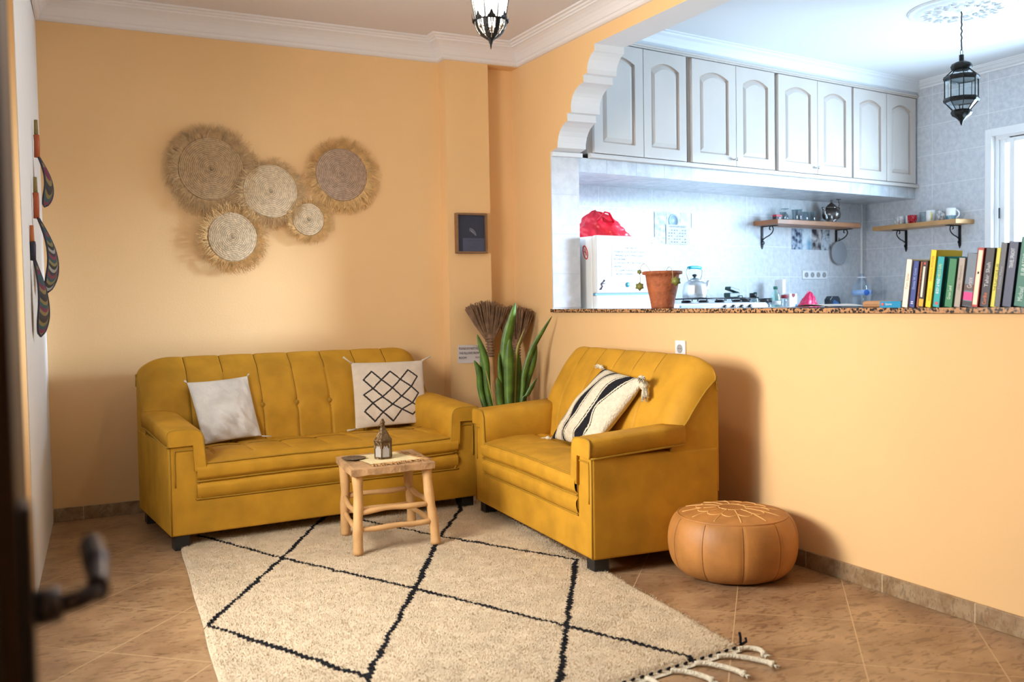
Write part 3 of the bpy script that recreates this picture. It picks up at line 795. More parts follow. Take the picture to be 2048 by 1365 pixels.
# small metal lantern
brass = mat('aged_brass', (.20, .125, .06), .42, metal=.8, n=(60, .5), b=(90, .6))
gw = mat('frosted_glass', (.34, .31, .28), .35)
L0 = Vector((-1.418, -1.372, ZT+.0035)); hx = 6
lt_ = thing('lantern', 'small hexagonal aged brass table lantern with frosted windows on the stool', 'lantern', L0)
m = MB(); rr = .041
m.lathe([(rr+.002, 0), (rr+.002, .008), (rr-.002, .010)], hx, (0, 0, 0), sm=False)
m.lathe([(rr+.003, .082), (rr+.005, .085), (rr+.003, .090), (.036, .100), (.027, .118), (.016, .138), (.011, .148), (.010, .166), (.0125, .168), (.0125, .172), (.009, .176), (.006, .186), (0, .188)], hx, sm=False)
for k in range(hx):
    a = 2*PI*k/hx; m.tube([(rr*math.cos(a), rr*math.sin(a), .005), (rr*math.cos(a), rr*math.sin(a), .085)], .0028, 6)
m.build('metal_body', brass, lt_)
g = MB(); fl = MB()
for k in range(hx):
    a0, a1 = 2*PI*k/hx, 2*PI*(k+1)/hx; c0, c1 = Vector((math.cos(a0), math.sin(a0), 0))*rr*.97, Vector((math.cos(a1), math.sin(a1), 0))*rr*.97
    g.add([c0+Vector((0, 0, .008)), c1+Vector((0, 0, .008)), c1+Vector((0, 0, .084)), c0+Vector((0, 0, .084))], [(0, 1, 2, 3)])
    # scalloped pierced plate over the upper half of each window
    c0, c1 = c0*1.02, c1*1.02
    top = []; 
    for j in range(13):
        s_ = j/12; h = .050+.020*abs(math.sin(s_*PI*3))*(.5+.5*math.sin(s_*PI)) if False else .046+.016*math.sin(s_*PI)+.005*math.cos(s_*PI*6)
        top.append(c0.lerp(c1, s_)+Vector((0, 0, h)))
    V = top+[Vector((p.x, p.y, .085)) for p in top]
    fl.add(V, [(j, j+1, j+14, j+13) for j in range(12)])
g.build('frosted_pane', gw, lt_, fix=False); fl.build('pierced_plate', brass, lt_, fix=False)
MB().tube([(-.010+.0*k, 0, .165) if k == 0 else (-.010-.014*math.sin(k/8*PI), 0, .165-.030*k/8) for k in range(9)], .0010, 5).build('wire_hook', brass, lt_)
# tray
tr = MB().lathe([(0, .0), (.030, .0), (.040, .002), (.056, .007), (.058, .009), (.055, .009), (.040, .0045), (.030, .003), (0, .003)], 40)
solo(tr, 'ashtray', mat('tarnished_silver', (.22, .19, .16), .35, metal=.9, b=(120, .6)), 'small round tarnished silver dish at the left corner of the stool', 'dish').location = (-1.545, -1.315, ZT+.0012)

# ------------------------------------------------------------------ leather pouf
leather = mat('tan_leather', (.53, .225, .052), .55, n=(6, .36), b=(60, .12))
stitch = mat('tan_stitching', (.72, .42, .14), .7)
seam_d = mat('dark_leather_seam', (.20, .075, .015), .6)
PC = Vector((-.322, -2.560, 0)); PR = .250; PH = .252
pf = thing('pouf', 'round tan leather pouf with stitched petal top beside the loveseat', 'pouf', PC)
ns_ = 10
def pr(a, z):
    d = ((a*ns_/(2*PI)+.35) % 1); d = min(d, 1-d)*2*PI/ns_*PR
    return 1-.018*math.exp(-(d/.006)**2)+.004*math.cos(a*ns_)
pp_ = [(v.x, v.y) for v in cat_curve([(0, .003, 0), (.10, .002, 0), (.165, .004, 0), (.200, .015, 0), (.232, .050, 0), (.247, .11, 0), (.246, .170, 0), (.231, .218, 0), (.208, .243, 0), (.155, .257, 0), (.08, .266, 0), (0, .266, 0)], 5)]
pp_ = [(a*1.06, b*1.03) for a, b in pp_]
MB().lathe(pp_, 180, rf=pr).build('leather_cover', leather, pf)
def ring(r_, z, n=90): return [(r_*math.cos(2*PI*k/n), r_*math.sin(2*PI*k/n), z) for k in range(n+1)]
MB().tube(ring(.222, .2485), .0042, 6, caps=False).build('piping', leather, pf); MB().tube(ring(.211, .0205), .004, 6, caps=False).build('piping', leather, pf)
def tz(r_):
    for (a, b), (c, d) in zip(pp_, pp_[1:]):
        if b > .247 and c <= r_ <= a: return b+(d-b)*(a-r_)/(a-c+1e-9)
    return .274
st_ = MB()
def sline(pts): st_.tube([(x, y, tz(math.hypot(x, y))+.0005) for x, y in pts], .0021, 5)
for k in range(12):
    a0 = 2*PI*k/12; a1 = 2*PI*(k+1)/12; am = (a0+a1)/2
    sline([(r_*math.cos(a0), r_*math.sin(a0)) for r_ in (.055, .08, .105, .13, .155, .18, .205)])
    pts = []
    for j in range(13):
        s_ = j/12; a = a0+(a1-a0)*s_; r_ = .118+.030*math.sin(PI*s_)**.7; pts.append((r_*math.cos(a), r_*math.sin(a)))
    sline(pts)
sline([(.055*math.cos(a*PI/12), .055*math.sin(a*PI/12)) for a in range(25)])
st_.build('stitched_petals', stitch, pf)
for k in range(ns_):
    a = (k+.65)*2*PI/ns_
    pts = [(r_*.983, z) for r_, z in pp_ if .02 < z < .245 and r_ > .2]
    MB().tube([((r_)*math.cos(a), (r_)*math.sin(a), z) for r_, z in pts], .0018, 5).build('side_seam', seam_d, pf)

# ================================================================== LIVING ROOM WALLS
palm = [mat('palm_weave_'+n_, c, .8, n=(55, .30), b=(120, .5)) for n_, c in (('tan', (.56, .37, .19)), ('pale', (.78, .60, .38)), ('mauve', (.52, .36, .25)))]
raffia = [mat('raffia_'+n_, c, .85, n=(30, .3)) for n_, c in (('dull', (.68, .45, .22)), ('gold', (.80, .50, .20)))]
def palm_ring(i):
    m = palm[i]
    if m.get('done'): return m
    nt = m.node_tree; N = nt.nodes; L = nt.links; m['done'] = 1; p = N['Principled BSDF']
    tc = N.new('ShaderNodeTexCoord'); mp = N.new('ShaderNodeMapping'); mp.inputs['Scale'].default_value = (1, 0, 1)
    L.new(tc.outputs['Object'], mp.inputs[0])
    wv = N.new('ShaderNodeTexWave'); wv.wave_type = 'RINGS'; wv.rings_direction = 'SPHERICAL'; wv.inputs['Scale'].default_value = 30
    wv.inputs['Distortion'].default_value = 1.0; wv.inputs['Detail'].default_value = 2; wv.inputs['Detail Scale'].default_value = 14
    L.new(mp.outputs[0], wv.inputs['Vector'])
    src = p.inputs['Base Color'].links[0].from_socket
    mx = N.new('ShaderNodeMixRGB'); mx.blend_type = 'MULTIPLY'; mx.inputs[0].default_value = 1
    r = N.new('ShaderNodeValToRGB'); r.color_ramp.elements[0].color = (.66, .60, .52, 1); r.color_ramp.elements[0].position = .1; r.color_ramp.elements[1].position = .6
    L.new(wv.outputs['Fac'], r.inputs[0]); L.new(src, mx.inputs[1]); L.new(r.outputs[0], mx.inputs[2]); L.new(mx.outputs[0], p.inputs['Base Color'])
    return m
def basket(loc, r0, r1, mi, ri, label, curl=.0, dense=1.0, sd=0):
    rn = random.Random(sd); t = thing('woven_basket', label, 'basket', loc, group='raffia baskets on the wall')
    m = MB(); n_ = 96; prof = []; k = int(r0/.0052)
    for i in range(k+1):
        r_ = r0*i/k; d = .020-.010*(r_/r0)**2
        prof.append((r_, d+(.0022 if i % 2 else -.0010)))
    prof += [(r0+.003, .006), (r0, -.006)]
    V = []
    for r_, d in prof:
        for j in range(n_):
            a = 2*PI*j/n_; q = r_*(1+.018*math.sin(a*2+sd)+.012*math.sin(a*3+2*sd)); sp_ = .0012*math.sin(a*24+r_*900)
            V.append((q*math.cos(a), -(d+sp_)-.010, q*math.sin(a)))
    m.add(V, [(i*n_+j, i*n_+(j+1) % n_, (i+1)*n_+(j+1) % n_, (i+1)*n_+j) for i in range(len(prof)-1) for j in range(n_)], 0, True)
    m.build('coiled_disc', palm_ring(mi), t, fix=False)
    f = MB()
    for i in range(int(720*dense*r1/.2)):
        a = rn.uniform(0, 2*PI); clump = .22*noise.noise(Vector((a*3.1, sd, 0)))+.14*noise.noise(Vector((a*11, sd, 3)))
        l_ = (r1-r0)*(rn.uniform(.62, 1.22)+clump*1.4)
        q0 = r0*.93; da = rn.uniform(-.26, .26)+curl+1.2*clump*.3; w_ = rn.uniform(.0008, .0018); dep = rn.uniform(.002, .030)
        pts = []
        for s_ in (0, .35, .7, 1.0):
            rr_ = q0+(l_+r0*.07)*s_; aa = a+da*s_*s_
            pts.append((rr_*math.cos(aa), -(.008+dep*s_+.008*math.sin(s_*3)), rr_*math.sin(aa)-.010*s_*s_))
        u_ = Vector((-math.sin(a), 0, math.cos(a)))
        V = []
        for j, p in enumerate(pts):
            ww = w_*(1 if j < 3 else .3); V += [Vector(p)-u_*ww, Vector(p)+u_*ww+Vector((0, -.0012, 0))]
        f.add(V, [(2*j, 2*j+1, 2*j+3, 2*j+2) for j in range(3)], 0)
    f.build('fringe', raffia[ri], t, fix=False, weld=False, kind='stuff')
    return t
basket((-1.936, -.004, 1.923), .176, .262, 0, 0, 'largest fringed round palm basket at top left of the wall group, greyish tan', .10, 1.5, 1)
basket((-1.606, -.012, 1.809), .153, .205, 1, 0, 'pale coiled palm basket in the middle of the wall group', .02, 1.0, 2)
basket((-1.174, -.004, 1.927), .156, .228, 2, 1, 'mauve-brown fringed palm basket at the far right of the wall group', .0, 1.1, 3)
basket((-1.830, -.016, 1.540), .138, .200, 1, 1, 'pale fringed palm basket hanging lowest in the wall group', .03, 1.2, 4)
basket((-1.386, -.010, 1.651), .094, .136, 1, 1, 'smallest round palm basket of the wall group', .0, 1.3, 5)

# framed picture on the pilaster
oak = mat('frame_wood', (.24, .12, .05), .5, n=(20, .2))
fp = thing('framed_picture', 'small wooden shadow-box frame with a dark blue picture on the pilaster', 'picture', (-.366, -.102, 1.580))
m = MB(); W2, H2 = .108, .127
for a in ((-W2, -W2+.012, -H2, H2), (W2-.012, W2, -H2, H2)): m.box(a[0], a[1], -.034, 0, a[2], a[3])
for a in ((-H2, -H2+.012), (H2-.012, H2)): m.box(-W2+.012, W2-.012, -.034, 0, a[0], a[1])
m.build('frame', oak, fp, bevel=.0015)
MB().box(-W2+.012, W2-.012, -.012, -.003, -H2+.012, H2-.012).build('print', mat('navy_print', (.032, .032, .052), .5, spec=.2), fp)
pale = mat('pale_drawing', (.34, .33, .36), .6)
m = MB()
for k, (r_, a0, a1) in enumerate(((.048, .0, 1.5), (.044, .1, 1.3), (.038, .3, 1.5), (.030, .5, 1.55))):
    m.tube([(-.012+r_*math.cos(a0+(a1-a0)*j/12), -.0128, -.015+r_*math.sin(a0+(a1-a0)*j/12)) for j in range(13)], .0011, 4)
for k in range(4): m.tube([(-.01+.012*k, -.0128, .026-.010*k), (.012+.006*k, -.0128, .012-.008*k)], .0014, 4)
m.build('moon_drawing', pale, fp)
bl = mat('slate_block', (.060, .060, .105), .5)
MB().box(-.058, W2-.013, -.0135, -.0122, -H2+.013, -.030).build('printed_band', bl, fp)
for i, s_ in enumerate(('night sky in the', 'desert', 'moon')): text(s_, (.02, -.0142, -.045-.022*i), (1, 0, 0), (0, 0, 1), (.10, .03, .05)[i], .009, mat('navy_print', (0,0,0)), fp)
MB().box(-W2+.012, W2-.012, -.024, -.0225, -H2+.012, H2-.012).build('glass', glassmat('picture_glass', (1, 1, 1), a=.06), fp)

# handwritten note
nt_ = thing('paper_note', 'white handwritten paper note taped to the pilaster beside the brooms', 'note', (-.375, -.102, .812), rot=(0, R(1.5), 0))
MB().grid(lambda u, v: (-.092+.184*u, -.001-.003*math.sin(u*3)*abs(v-.5), -.058+.116*v), 10, 6).build('sheet', mat('note_paper', (.62, .55, .52), .8), nt_, fix=False)
for i, (s_, w_) in enumerate((('PLEASE DO NOT REMOVE', .172), ('THE PILLOWS FROM THE', .172), ('ROOM!', .052))):
    text(s_, (-.086+w_/2, -.0055, .036-.030*i), (1, 0, 0), (0, 0, 1), w_, .015, ink, nt_)
text('NONA', (.050, -.0055, -.022), (1, 0, 0), (0, 0, 1), .042, .012, ink, nt_)

# brooms
bris = mat('broom_palm', (.27, .15, .08), .85, n=(25, .4), b=(70, .5))
cane = mat('bamboo_cane', (.50, .27, .10), .5, n=(12, .2))
def broom(base, top, spread, h, ax, label, sd):
    rn = random.Random(sd); base = Vector(base); top = Vector(top); d = (top-base).normalized()
    t = thing('broom', label, 'broom', base, group='palm brooms in the corner'); ax = Vector(ax).normalized(); dp = d.cross(ax).normalized()
    c = [base.lerp(top, k/14) for k in range(15)]
    MB().tube(c, [.0115+(.0016 if k % 4 == 0 else 0) for k in range(15)], 12).build('handle', cane, t, world=True)
    b = MB()
    for k in range(7): 
        z = top-d*.10+d*.018*k
        b.tube([z+ax*(.020+.001*k)*math.cos(a*PI/8)+dp*.020*math.sin(a*PI/8) for a in range(17)], .0055, 6, caps=False)
    b.tube([top-d*.11, top+d*.04], .019, 12)
    b.build('binding', bris, t, world=True)
    f = MB()
    for k in range(300):
        q = rn.uniform(-1, 1); q = math.copysign(abs(q)**.8, q); r_ = rn.uniform(-1, 1)
        an = q*spread; l_ = h*(rn.uniform(.88, 1.03))*(1-.06*abs(q))
        st = top+ax*q*.014+dp*r_*.010
        e = st+(d*math.cos(an)+ax*math.sin(an))*l_+dp*r_*.035
        mid = st.lerp(e, .5)+ax*q*.012+Vector((rn.uniform(-1, 1), rn.uniform(-1, 1), 0))*.004
        f.tube([st-d*.02, mid, e, e+Vector((rn.uniform(-.01, .01), 0, rn.uniform(-.006, .008)))], [.0028, .0034, .0026, .001], 3, sm=False)
    f.build('bristles', bris, t, world=True, fix=False, weld=False, kind='stuff')
broom((-.262, -.30, .0), (-.296, -.215, .905), .56, .245, (.94, -.34, 0), 'palm-leaf broom standing bristles up beside the taped note, nearest the pilaster', 1)
broom((-.095, -.27, .0), (-.118, -.235, .86), .50, .255, (.94, -.34, 0), 'palm-leaf broom partly hidden behind the snake plant and the first broom', 2)

# snake plant
leafm = mat('snake_leaf', (.13, .25, .028), .42, n=(14, .5), spec=.5)
leafy = mat('snake_leaf_yellowing', (.33, .28, .05), .5)
clay = mat('terracotta', (.42, .135, .05), .75, n=(8, .25), b=(50, .3))
sp = thing('potted_snake_plant', 'tall green snake plant behind the loveseat in the corner by the brooms', 'plant', (-.30, -.50, 0))
MB().lathe([(0, 0), (.085, 0), (.115, .20), (.125, .20), (.125, .23), (.110, .23), (.105, .19), (0, .19)], 32).build('pot', clay, sp)
MB().lathe([(.104, .185), (.06, .20), (0, .205)], 20).build('soil', mat('soil', (.06, .04, .025), .95, b=(60, .8)), sp)
def LP(px, py, dd):   # coordinates in the upright plane of the plant
    return Vector((-.302+(px-1010)*.00273, -.452-(px-1010)*.00139, 1.001-(py-650)*.00304)) + Vector((.45, .89, 0))*dd
def leaf(pts, wd, dd, m_=leafm, twist=0, lab=None):
    pts = [LP(p[0], p[1], dd) for p in pts]
    b = Vector((-.30+(pts[-1].x+.30)*.35, -.50+dd*.3, .20)); pts = cat_curve(pts+[b], 6)[::-1]
    mb = MB(); V = []; n_ = len(pts)
    for i, p in enumerate(pts):
        s_ = i/(n_-1); ww = wd*(.55+.9*s_ if s_ < .5 else 1.0)*min(1, (1-s_)*3.2)**.75*.5+.0006
        a = .45*math.sin(twist+s_*1.5); ax = Vector((.89*math.cos(a), -.45*math.cos(a), 0))+Vector((.45, .89, 0))*math.sin(a)
        dn_ = Vector((.45, .89, 0))
        V += [p-ax*ww, p+dn_*ww*.35, p+ax*ww, p+dn_*(ww*.35+.003)]
    mb.add(V, [(4*i+a, 4*i+(a+1) % 4, 4*i+4+(a+1) % 4, 4*i+4+a) for i in range(n_-1) for a in range(4)], 0, True)
    mb.build('leaf', m_, sp, world=True)
leaf([(1031, 605), (1020, 650), (1010, 700), (1008, 800)], .072, .02, twist=.3)
leaf([(1018, 677), (1017, 720), (1015, 800)], .064, -.03, twist=-.2)
leaf([(1103, 634), (1085, 662), (1064, 697), (1047, 745), (1042, 790)], .038, -.02)
leaf([(1072, 692), (1066, 722), (1053, 762), (1046, 795)], .042, .0)
leaf([(954, 668), (962, 694), (970, 726), (976, 800)], .048, -.02)
leaf([(947, 720), (957, 745), (963, 800)], .045, .0)
leaf([(960, 700), (964, 745), (970, 800)], .040, .02)
leaf([(997, 705), (997, 735), (999, 763), (1000, 800)], .028, .0)
leaf([(1036, 708), (1034, 745), (1030, 800)], .050, .03)
leaf([(1049, 657), (1040, 680), (1032, 708), (1028, 770)], .018, .0, leafy)
leaf([(1071, 757), (1062, 772), (1052, 790), (1040, 810)], .032, -.02)
leaf([(993, 754), (996, 775), (998, 810)], .048, -.05)
leaf([(944, 689), (955, 692), (962, 702), (968, 730)], .010, -.01, leafy)

# wall socket above the loveseat
def socket(parent_loc, rz, label, n=1):
    t = thing('wall_socket', label, 'socket', parent_loc, rz)
    MB().box(-.040*n+.0, .040*n, -.010, 0, -.040, .040).build('plate', whitep, t, bevel=.003)
    for k in range(n):
        x = (k-(n-1)/2)*.080
        MB().lathe([(.021, 0), (.021, .003), (.018, .003), (.018, -.006), (0, -.006)], 24).xf(Matrix.Translation((x, -.0105, 0)) @ Matrix.Rotation(R(90), 4, 'X')).build('receptacle', mat('socket_recess', (.35, .35, .36), .5), t)
        for dx in (-.008, .008): MB().box(x+dx-.0015, x+dx+.0015, -.0135, -.0125, -.002, .002).build('contact_hole', blackm, t)
    return t
socket((-.0005, -1.804, .893), R(-90), 'white plastic wall socket just above the back of the loveseat')

# woven hand fans hanging on the white wall
def stripes_mat(name, cols, scale):
    m = bpy.data.materials.new(name); m.use_nodes = True; nt = m.node_tree; N = nt.nodes; L = nt.links
    tc = N.new('ShaderNodeTexCoord'); s_ = N.new('ShaderNodeVectorMath'); s_.operation = 'LENGTH'
    mp = N.new('ShaderNodeMapping'); mp.inputs['Location'].default_value = (0, 0, .10); mp.inputs['Scale'].default_value = (1, 1.5, 1)
    L.new(tc.outputs['Object'], mp.inputs[0]); L.new(mp.outputs[0], s_.inputs[0])
    k = N.new('ShaderNodeMath'); k.operation = 'MULTIPLY'; k.inputs[1].default_value = scale; L.new(s_.outputs['Value'], k.inputs[0])
    f = N.new('ShaderNodeMath'); f.operation = 'FRACT'; L.new(k.outputs[0], f.inputs[0])
    r = N.new('ShaderNodeValToRGB'); r.color_ramp.interpolation = 'CONSTANT'
    for i, c in enumerate(cols):
        e = r.color_ramp.elements[i] if i < 2 else r.color_ramp.elements.new(i/len(cols)); e.position = i/len(cols); e.color = lin(c)
    L.new(f.outputs[0], r.inputs[0]); L.new(r.outputs[0], N['Principled BSDF'].inputs['Base Color']); N['Principled BSDF'].inputs['Roughness'].default_value = .8
    return m
rainbow = stripes_mat('fan_weave', [(.03, .02, .02), (.20, .14, .04), (.02, .07, .07), (.16, .02, .05), (.22, .16, .05), (.04, .03, .03)], 12)
bw = stripes_mat('fan_weave_monochrome', [(.02, .02, .02), (.30, .28, .24), (.03, .03, .035), (.18, .03, .05), (.02, .06, .07), (.20, .16, .05)], 14)
rust = mat('rust_leather', (.42, .085, .02), .5); goldc = mat('gold_cord', (.28, .20, .06), .7, b=(300, .6)); navy = mat('navy_leather', (.02, .02, .04), .5)
def fan(x, y, zt, hl, bl_, bw_, lean, label, bm_, hm, cap):
    t = thing('hand_fan', label, 'fan', (x, y, zt-hl), group='woven hand fans on the left wall')
    MB().tube([(0, 0, hl-.075), (.0, 0, hl)], [.010, .008], 10).build('cord_tip', cap, t)
    MB().tube([(0, 0, -.01), (.002, 0, hl*.4), (0, 0, hl-.07)], .0125, 12).build('handle', hm, t)
    m = MB()
    def fn(u, v):
        w_ = .78*bw_*(.10+.9*math.sin(min(1, v*1.15)*PI/2)**1.2)*(math.sqrt(max(0, 1-max(0, (v-.72)/.28)**2)) if v > .72 else 1)
        yy = (u-.5)*2*w_; 
        return (lean*math.sin(v*PI*.85)+.006+(.5-u)*-2*w_*.30+.010*math.cos((u-.5)*PI)*math.sin(v*PI), yy*.9, -.005-bl_*v)
    m.grid(fn, 14, 26); m.grid(lambda u, v: tuple(Vector(fn(u, v))+Vector((-.005, 0, 0))), 14, 26, flip=True)
    m.build('woven_blade', bm_, t, fix=False)
    e = [fn(0, k/20) for k in range(21)]+[fn(1, 1-k/20) for k in range(21)]
    MB().tube(e, .0045, 6).build('rim', navy, t)
fan(-2.828, -.62, 2.03, .165, .235, .085, .040, 'woven palm fan with rust handle hanging highest on the white left wall', rainbow, rust, goldc)
fan(-2.842, -.84, 1.735, .175, .34, .105, .055, 'woven fan with rust handle and broad colourful blade below the highest fan', bw, rust, goldc)
fan(-2.864, -1.08, 1.50, .14, .33, .095, .030, 'woven fan with dark handle and multicoloured blade hanging lowest on the left wall', rainbow, navy, mat('orange_leather', (.5, .14, .03), .5))

# ------------------------------------------------------------------ hanging lanterns
blk = mat('dark_pierced_metal', (.022, .020, .018), .38, metal=.7, n=(60, .5), b=(150, .6))
def shell_holes(parent, prof, n, name, mt_, th=.0015, keep=None):
    """pierced metal shell: quads with openings left out by keep(i, j)"""
    m = MB(); V = []
    for r_, z in prof:
        for j in range(n): V.append((r_*math.cos(2*PI*j/n), r_*math.sin(2*PI*j/n), z))
    F_ = [(i*n+j, i*n+(j+1) % n, (i+1)*n+(j+1) % n, (i+1)*n+j) for i in range(len(prof)-1) for j in range(n) if not keep or keep(i, j)]
    m.add(V, F_, 0, True)
    o = m.build(name, mt_, parent, fix=False)
    s_ = o.modifiers.new('t', 'SOLIDIFY'); s_.thickness = th
    return o
LL = Vector((-1.262, -2.290, 2.115))
hl_ = thing('hanging_lantern', 'black pierced metal lantern with glowing white glass hanging from the living room ceiling', 'lantern', LL)
pr_ = [(.001, 0), (.004, .018), (.010, .034), (.022, .042), (.040, .054), (.053, .070), (.061, .088), (.064, .104), (.066, .108)]
def kp(i, j):
    jj = j % 12; 
    if i < 3: return True
    if jj in (0, 1, 11): return True
    if i == 3: return jj != 6
    if i in (4,): return jj not in (4, 5, 7, 8)
    if i == 5: return jj in (2, 10, 6)
    if i == 6: return jj not in (3, 4, 6, 8, 9)
    return True
shell_holes(hl_, [(r_, z) for r_, z in pr_], 96, 'pierced_bowl', blk, keep=kp)
m = MB()
for k in range(8):
    a = 2*PI*k/8
    m.tube([(.060*math.cos(a), .060*math.sin(a), .108), (.100*math.cos(a), .100*math.sin(a), .33)], .0026, 6)
m.tube([(.067*math.cos(k*PI/32), .067*math.sin(k*PI/32), .106+.003*math.sin(k*3)) for k in range(65)], .0035, 6, caps=False)
m.tube([(.103*math.cos(k*PI/32), .103*math.sin(k*PI/32), .332) for k in range(65)], .005, 6, caps=False)
m.build('frame', blk, hl_)
cr = MB()
for k in range(8):     # leafy cresting round the lower rim
    a0 = 2*PI*(k+.5)/8
    V = [((.067+.004*j)*math.cos(a0+s_*.24), (.067+.004*j)*math.sin(a0+s_*.24), .104+h) for j, s_, h in ((0, -1, 0), (1, -.9, .010), (1, -.5, .014), (1, -.25, .026), (1, 0, .032), (1, .25, .026), (1, .5, .014), (1, .9, .010), (0, 1, 0))]
    cr.add(V, [list(range(9))])
cr.build('cresting', blk, hl_, fix=False).modifiers.new('t', 'SOLIDIFY').thickness = .0015
gl = glassmat('lit_lantern_glass', glow=7, a=.35)
g = MB()
for k in range(8):
    a0, a1 = 2*PI*k/8, 2*PI*(k+1)/8
    V = [(r_*math.cos(a), r_*math.sin(a), z) for r_, z in ((.059, .108), (.099, .33)) for a in (a0, a1)]
    g.add(V, [(0, 1, 3, 2)])
g.build('glass', gl, hl_, fix=False)
MB().lathe([(.103, .335), (.105, .345), (.07, .39), (.045, .43), (.03, .47), (.012, .50), (.012, .53), (0, .535)], 32).build('cap', blk, hl_)
MB().tube([(0, 0, .53), (0, 0, .665)], .005, 8).lathe([(.045, .66), (.045, .672), (0, .674)], 24).build('ceiling_rod', blk, hl_)
MB().ball((0, 0, .235), (.026, .026, .034), 16).tube([(0, 0, .265), (0, 0, .40)], .014, 10).build('bulb', mat('lit_bulb', (1, .95, .88), .4, emit=30), hl_)
pl_ = bpy.data.lights.new('lantern_bulb_light', 'POINT'); pl_.energy = 36; pl_.color = (1, .83, .64); pl_.shadow_soft_size = .035
o = bpy.data.objects.new('lantern_bulb_light', pl_); COL.objects.link(o); o.location = LL+Vector((0, 0, .17))

# kitchen pendant, ceiling rose
KL_ = Vector((2.304, -1.611, 2.183))
kl = thing('hanging_lantern', 'unlit black metal and clear glass lantern hanging by a cord in the kitchen', 'lantern', KL_)
def hexprof(prof, name, mt_, n=8, **k): return MB().lathe(prof, n, sm=False).build(name, mt_, kl, **k)
m = MB().lathe([(0, 0), (.006, .012), (.012, .030), (.030, .050), (.052, .064), (.060, .080), (.056, .096), (.045, .100)], 40, rf=lambda a, z: 1+.04*math.cos(8*a)*(z > .03))
m.build('bottom_finial', blk, kl)
def oring(r_, z, h, name):
    m = MB().lathe([(r_-.012, z), (r_+.002, z-h*.3), (r_+.008, z+h*.5), (r_+.002, z+h*1.2), (r_-.012, z+h)], 8, sm=False); m.build(name, blk, kl)
oring(.098, .150, .020, 'lower_band'); oring(.098, .285, .020, 'upper_band')
m = MB()
for k in range(8):
    a = 2*PI*k/8; c_, s_ = math.cos(a), math.sin(a)
    m.tube([(.052*c_, .052*s_, .098), (.096*c_, .096*s_, .150)], .0028, 6)
    m.tube([(.096*c_, .096*s_, .165), (.096*c_, .096*s_, .290)], .0032, 6)
    m.tube([(.096*c_, .096*s_, .305), (.052*c_, .052*s_, .345)], .0028, 6)
m.build('frame', blk, kl)
g = MB()
for k in range(8):
    a0, a1 = 2*PI*k/8, 2*PI*(k+1)/8
    for (ra, za), (rb, zb) in (((.050, .098), (.094, .150)), ((.094, .165), (.094, .290)), ((.094, .305), (.050, .345))):
        V = [(r_*math.cos(a), r_*math.sin(a), z) for r_, z in ((ra, za), (rb, zb)) for a in (a0, a1)]
        g.add(V, [(0, 1, 3, 2)])
g.build('glass', glass, kl, fix=False)
MB().lathe([(.046, .342), (.058, .350), (.062, .366), (.054, .382), (.030, .394), (.016, .398), (.014, .400), (.014, .436), (0, .438)], 40, rf=lambda a, z: 1+.03*math.cos(8*a)*(z < .385)).build('crown', blk, kl)
MB().tube([(.012*math.cos(k*PI/10), 0, .452+.017*math.sin(k*PI/10)) for k in range(21)], .0016, 6, caps=False).build('hanging_ring', blk, kl)
MB().tube([(.003*math.sin(k*1.7), .002*math.cos(k*1.3), .465+(.715-.465)*k/26) for k in range(27)], .0042, 8).build('cord', blackm, kl)
cr = MB()
rose = [(.0, -.016), (.03, -.018), (.045, -.010), (.06, -.016), (.085, -.020), (.11, -.010), (.13, -.018), (.155, -.020), (.17, -.008), (.19, -.015), (.23, -.022), (.26, -.012), (.275, -.006), (.29, -.012), (.30, -.008), (.305, 0)]
cr.lathe([(r_*1.02, z-(.006*0)) for r_, z in rose], 96, rf=lambda a, z: 1)
for k in range(14):
    a = 2*PI*k/14
    for r_, s_ in ((.21, .03), (.14, .020)):
        cr.tube([(r_*math.cos(a)+s_*math.cos(a+q*.5)*.8, r_*math.sin(a)+s_*math.sin(a+q*.5)*.8, -.018-.004*math.sin(q*.3)) for q in range(11)], .0055, 6)
solo(cr, 'ceiling_rose', mat('rose_plaster', (.78, .82, .86), .6), 'ornate round plaster rose on the kitchen ceiling above the pendant lantern', 'ceiling rose').location = (2.304, -1.611, KCEIL)

# ------------------------------------------------------------------ entrance door beside the camera
dw = mat('dark_brown_wood', (.045, .016, .006), .45, n=(6, .35))
gun = mat('gunmetal', (.10, .095, .11), .3, metal=.9)
dm = MB().box(-2.943, -2.901, -4.823, -4.005, .01, 2.05)
dr = props(dm.build('door_1', dw, bevel=.002), kind='structure')
MB().box(-2.901, -2.891, -4.815, -4.770, .74, .985).build('lock_plate', gun, dr, bevel=.003)
MB().box(-2.929, -2.915, -4.826, -4.822, .86, .93).build('latch_plate', gun, dr)
MB().tube([(-2.893, -4.79, .900), (-2.872, -4.79, .901)], .014, 16).tube([(-2.874, -4.79, .900), (-2.860, -4.79, .902), (-2.850, -4.788, .905), (-2.845, -4.775, .908)], [.008, .008, .008, .009], 12) \
    .tube(cat_curve([(-2.845, -4.785, .907), (-2.843, -4.76, .912), (-2.843, -4.73, .918), (-2.844, -4.70, .922)], 5), [.009]*8+[.011]*8, 12, flat=1.3).build('lever_handle', gun, dr)

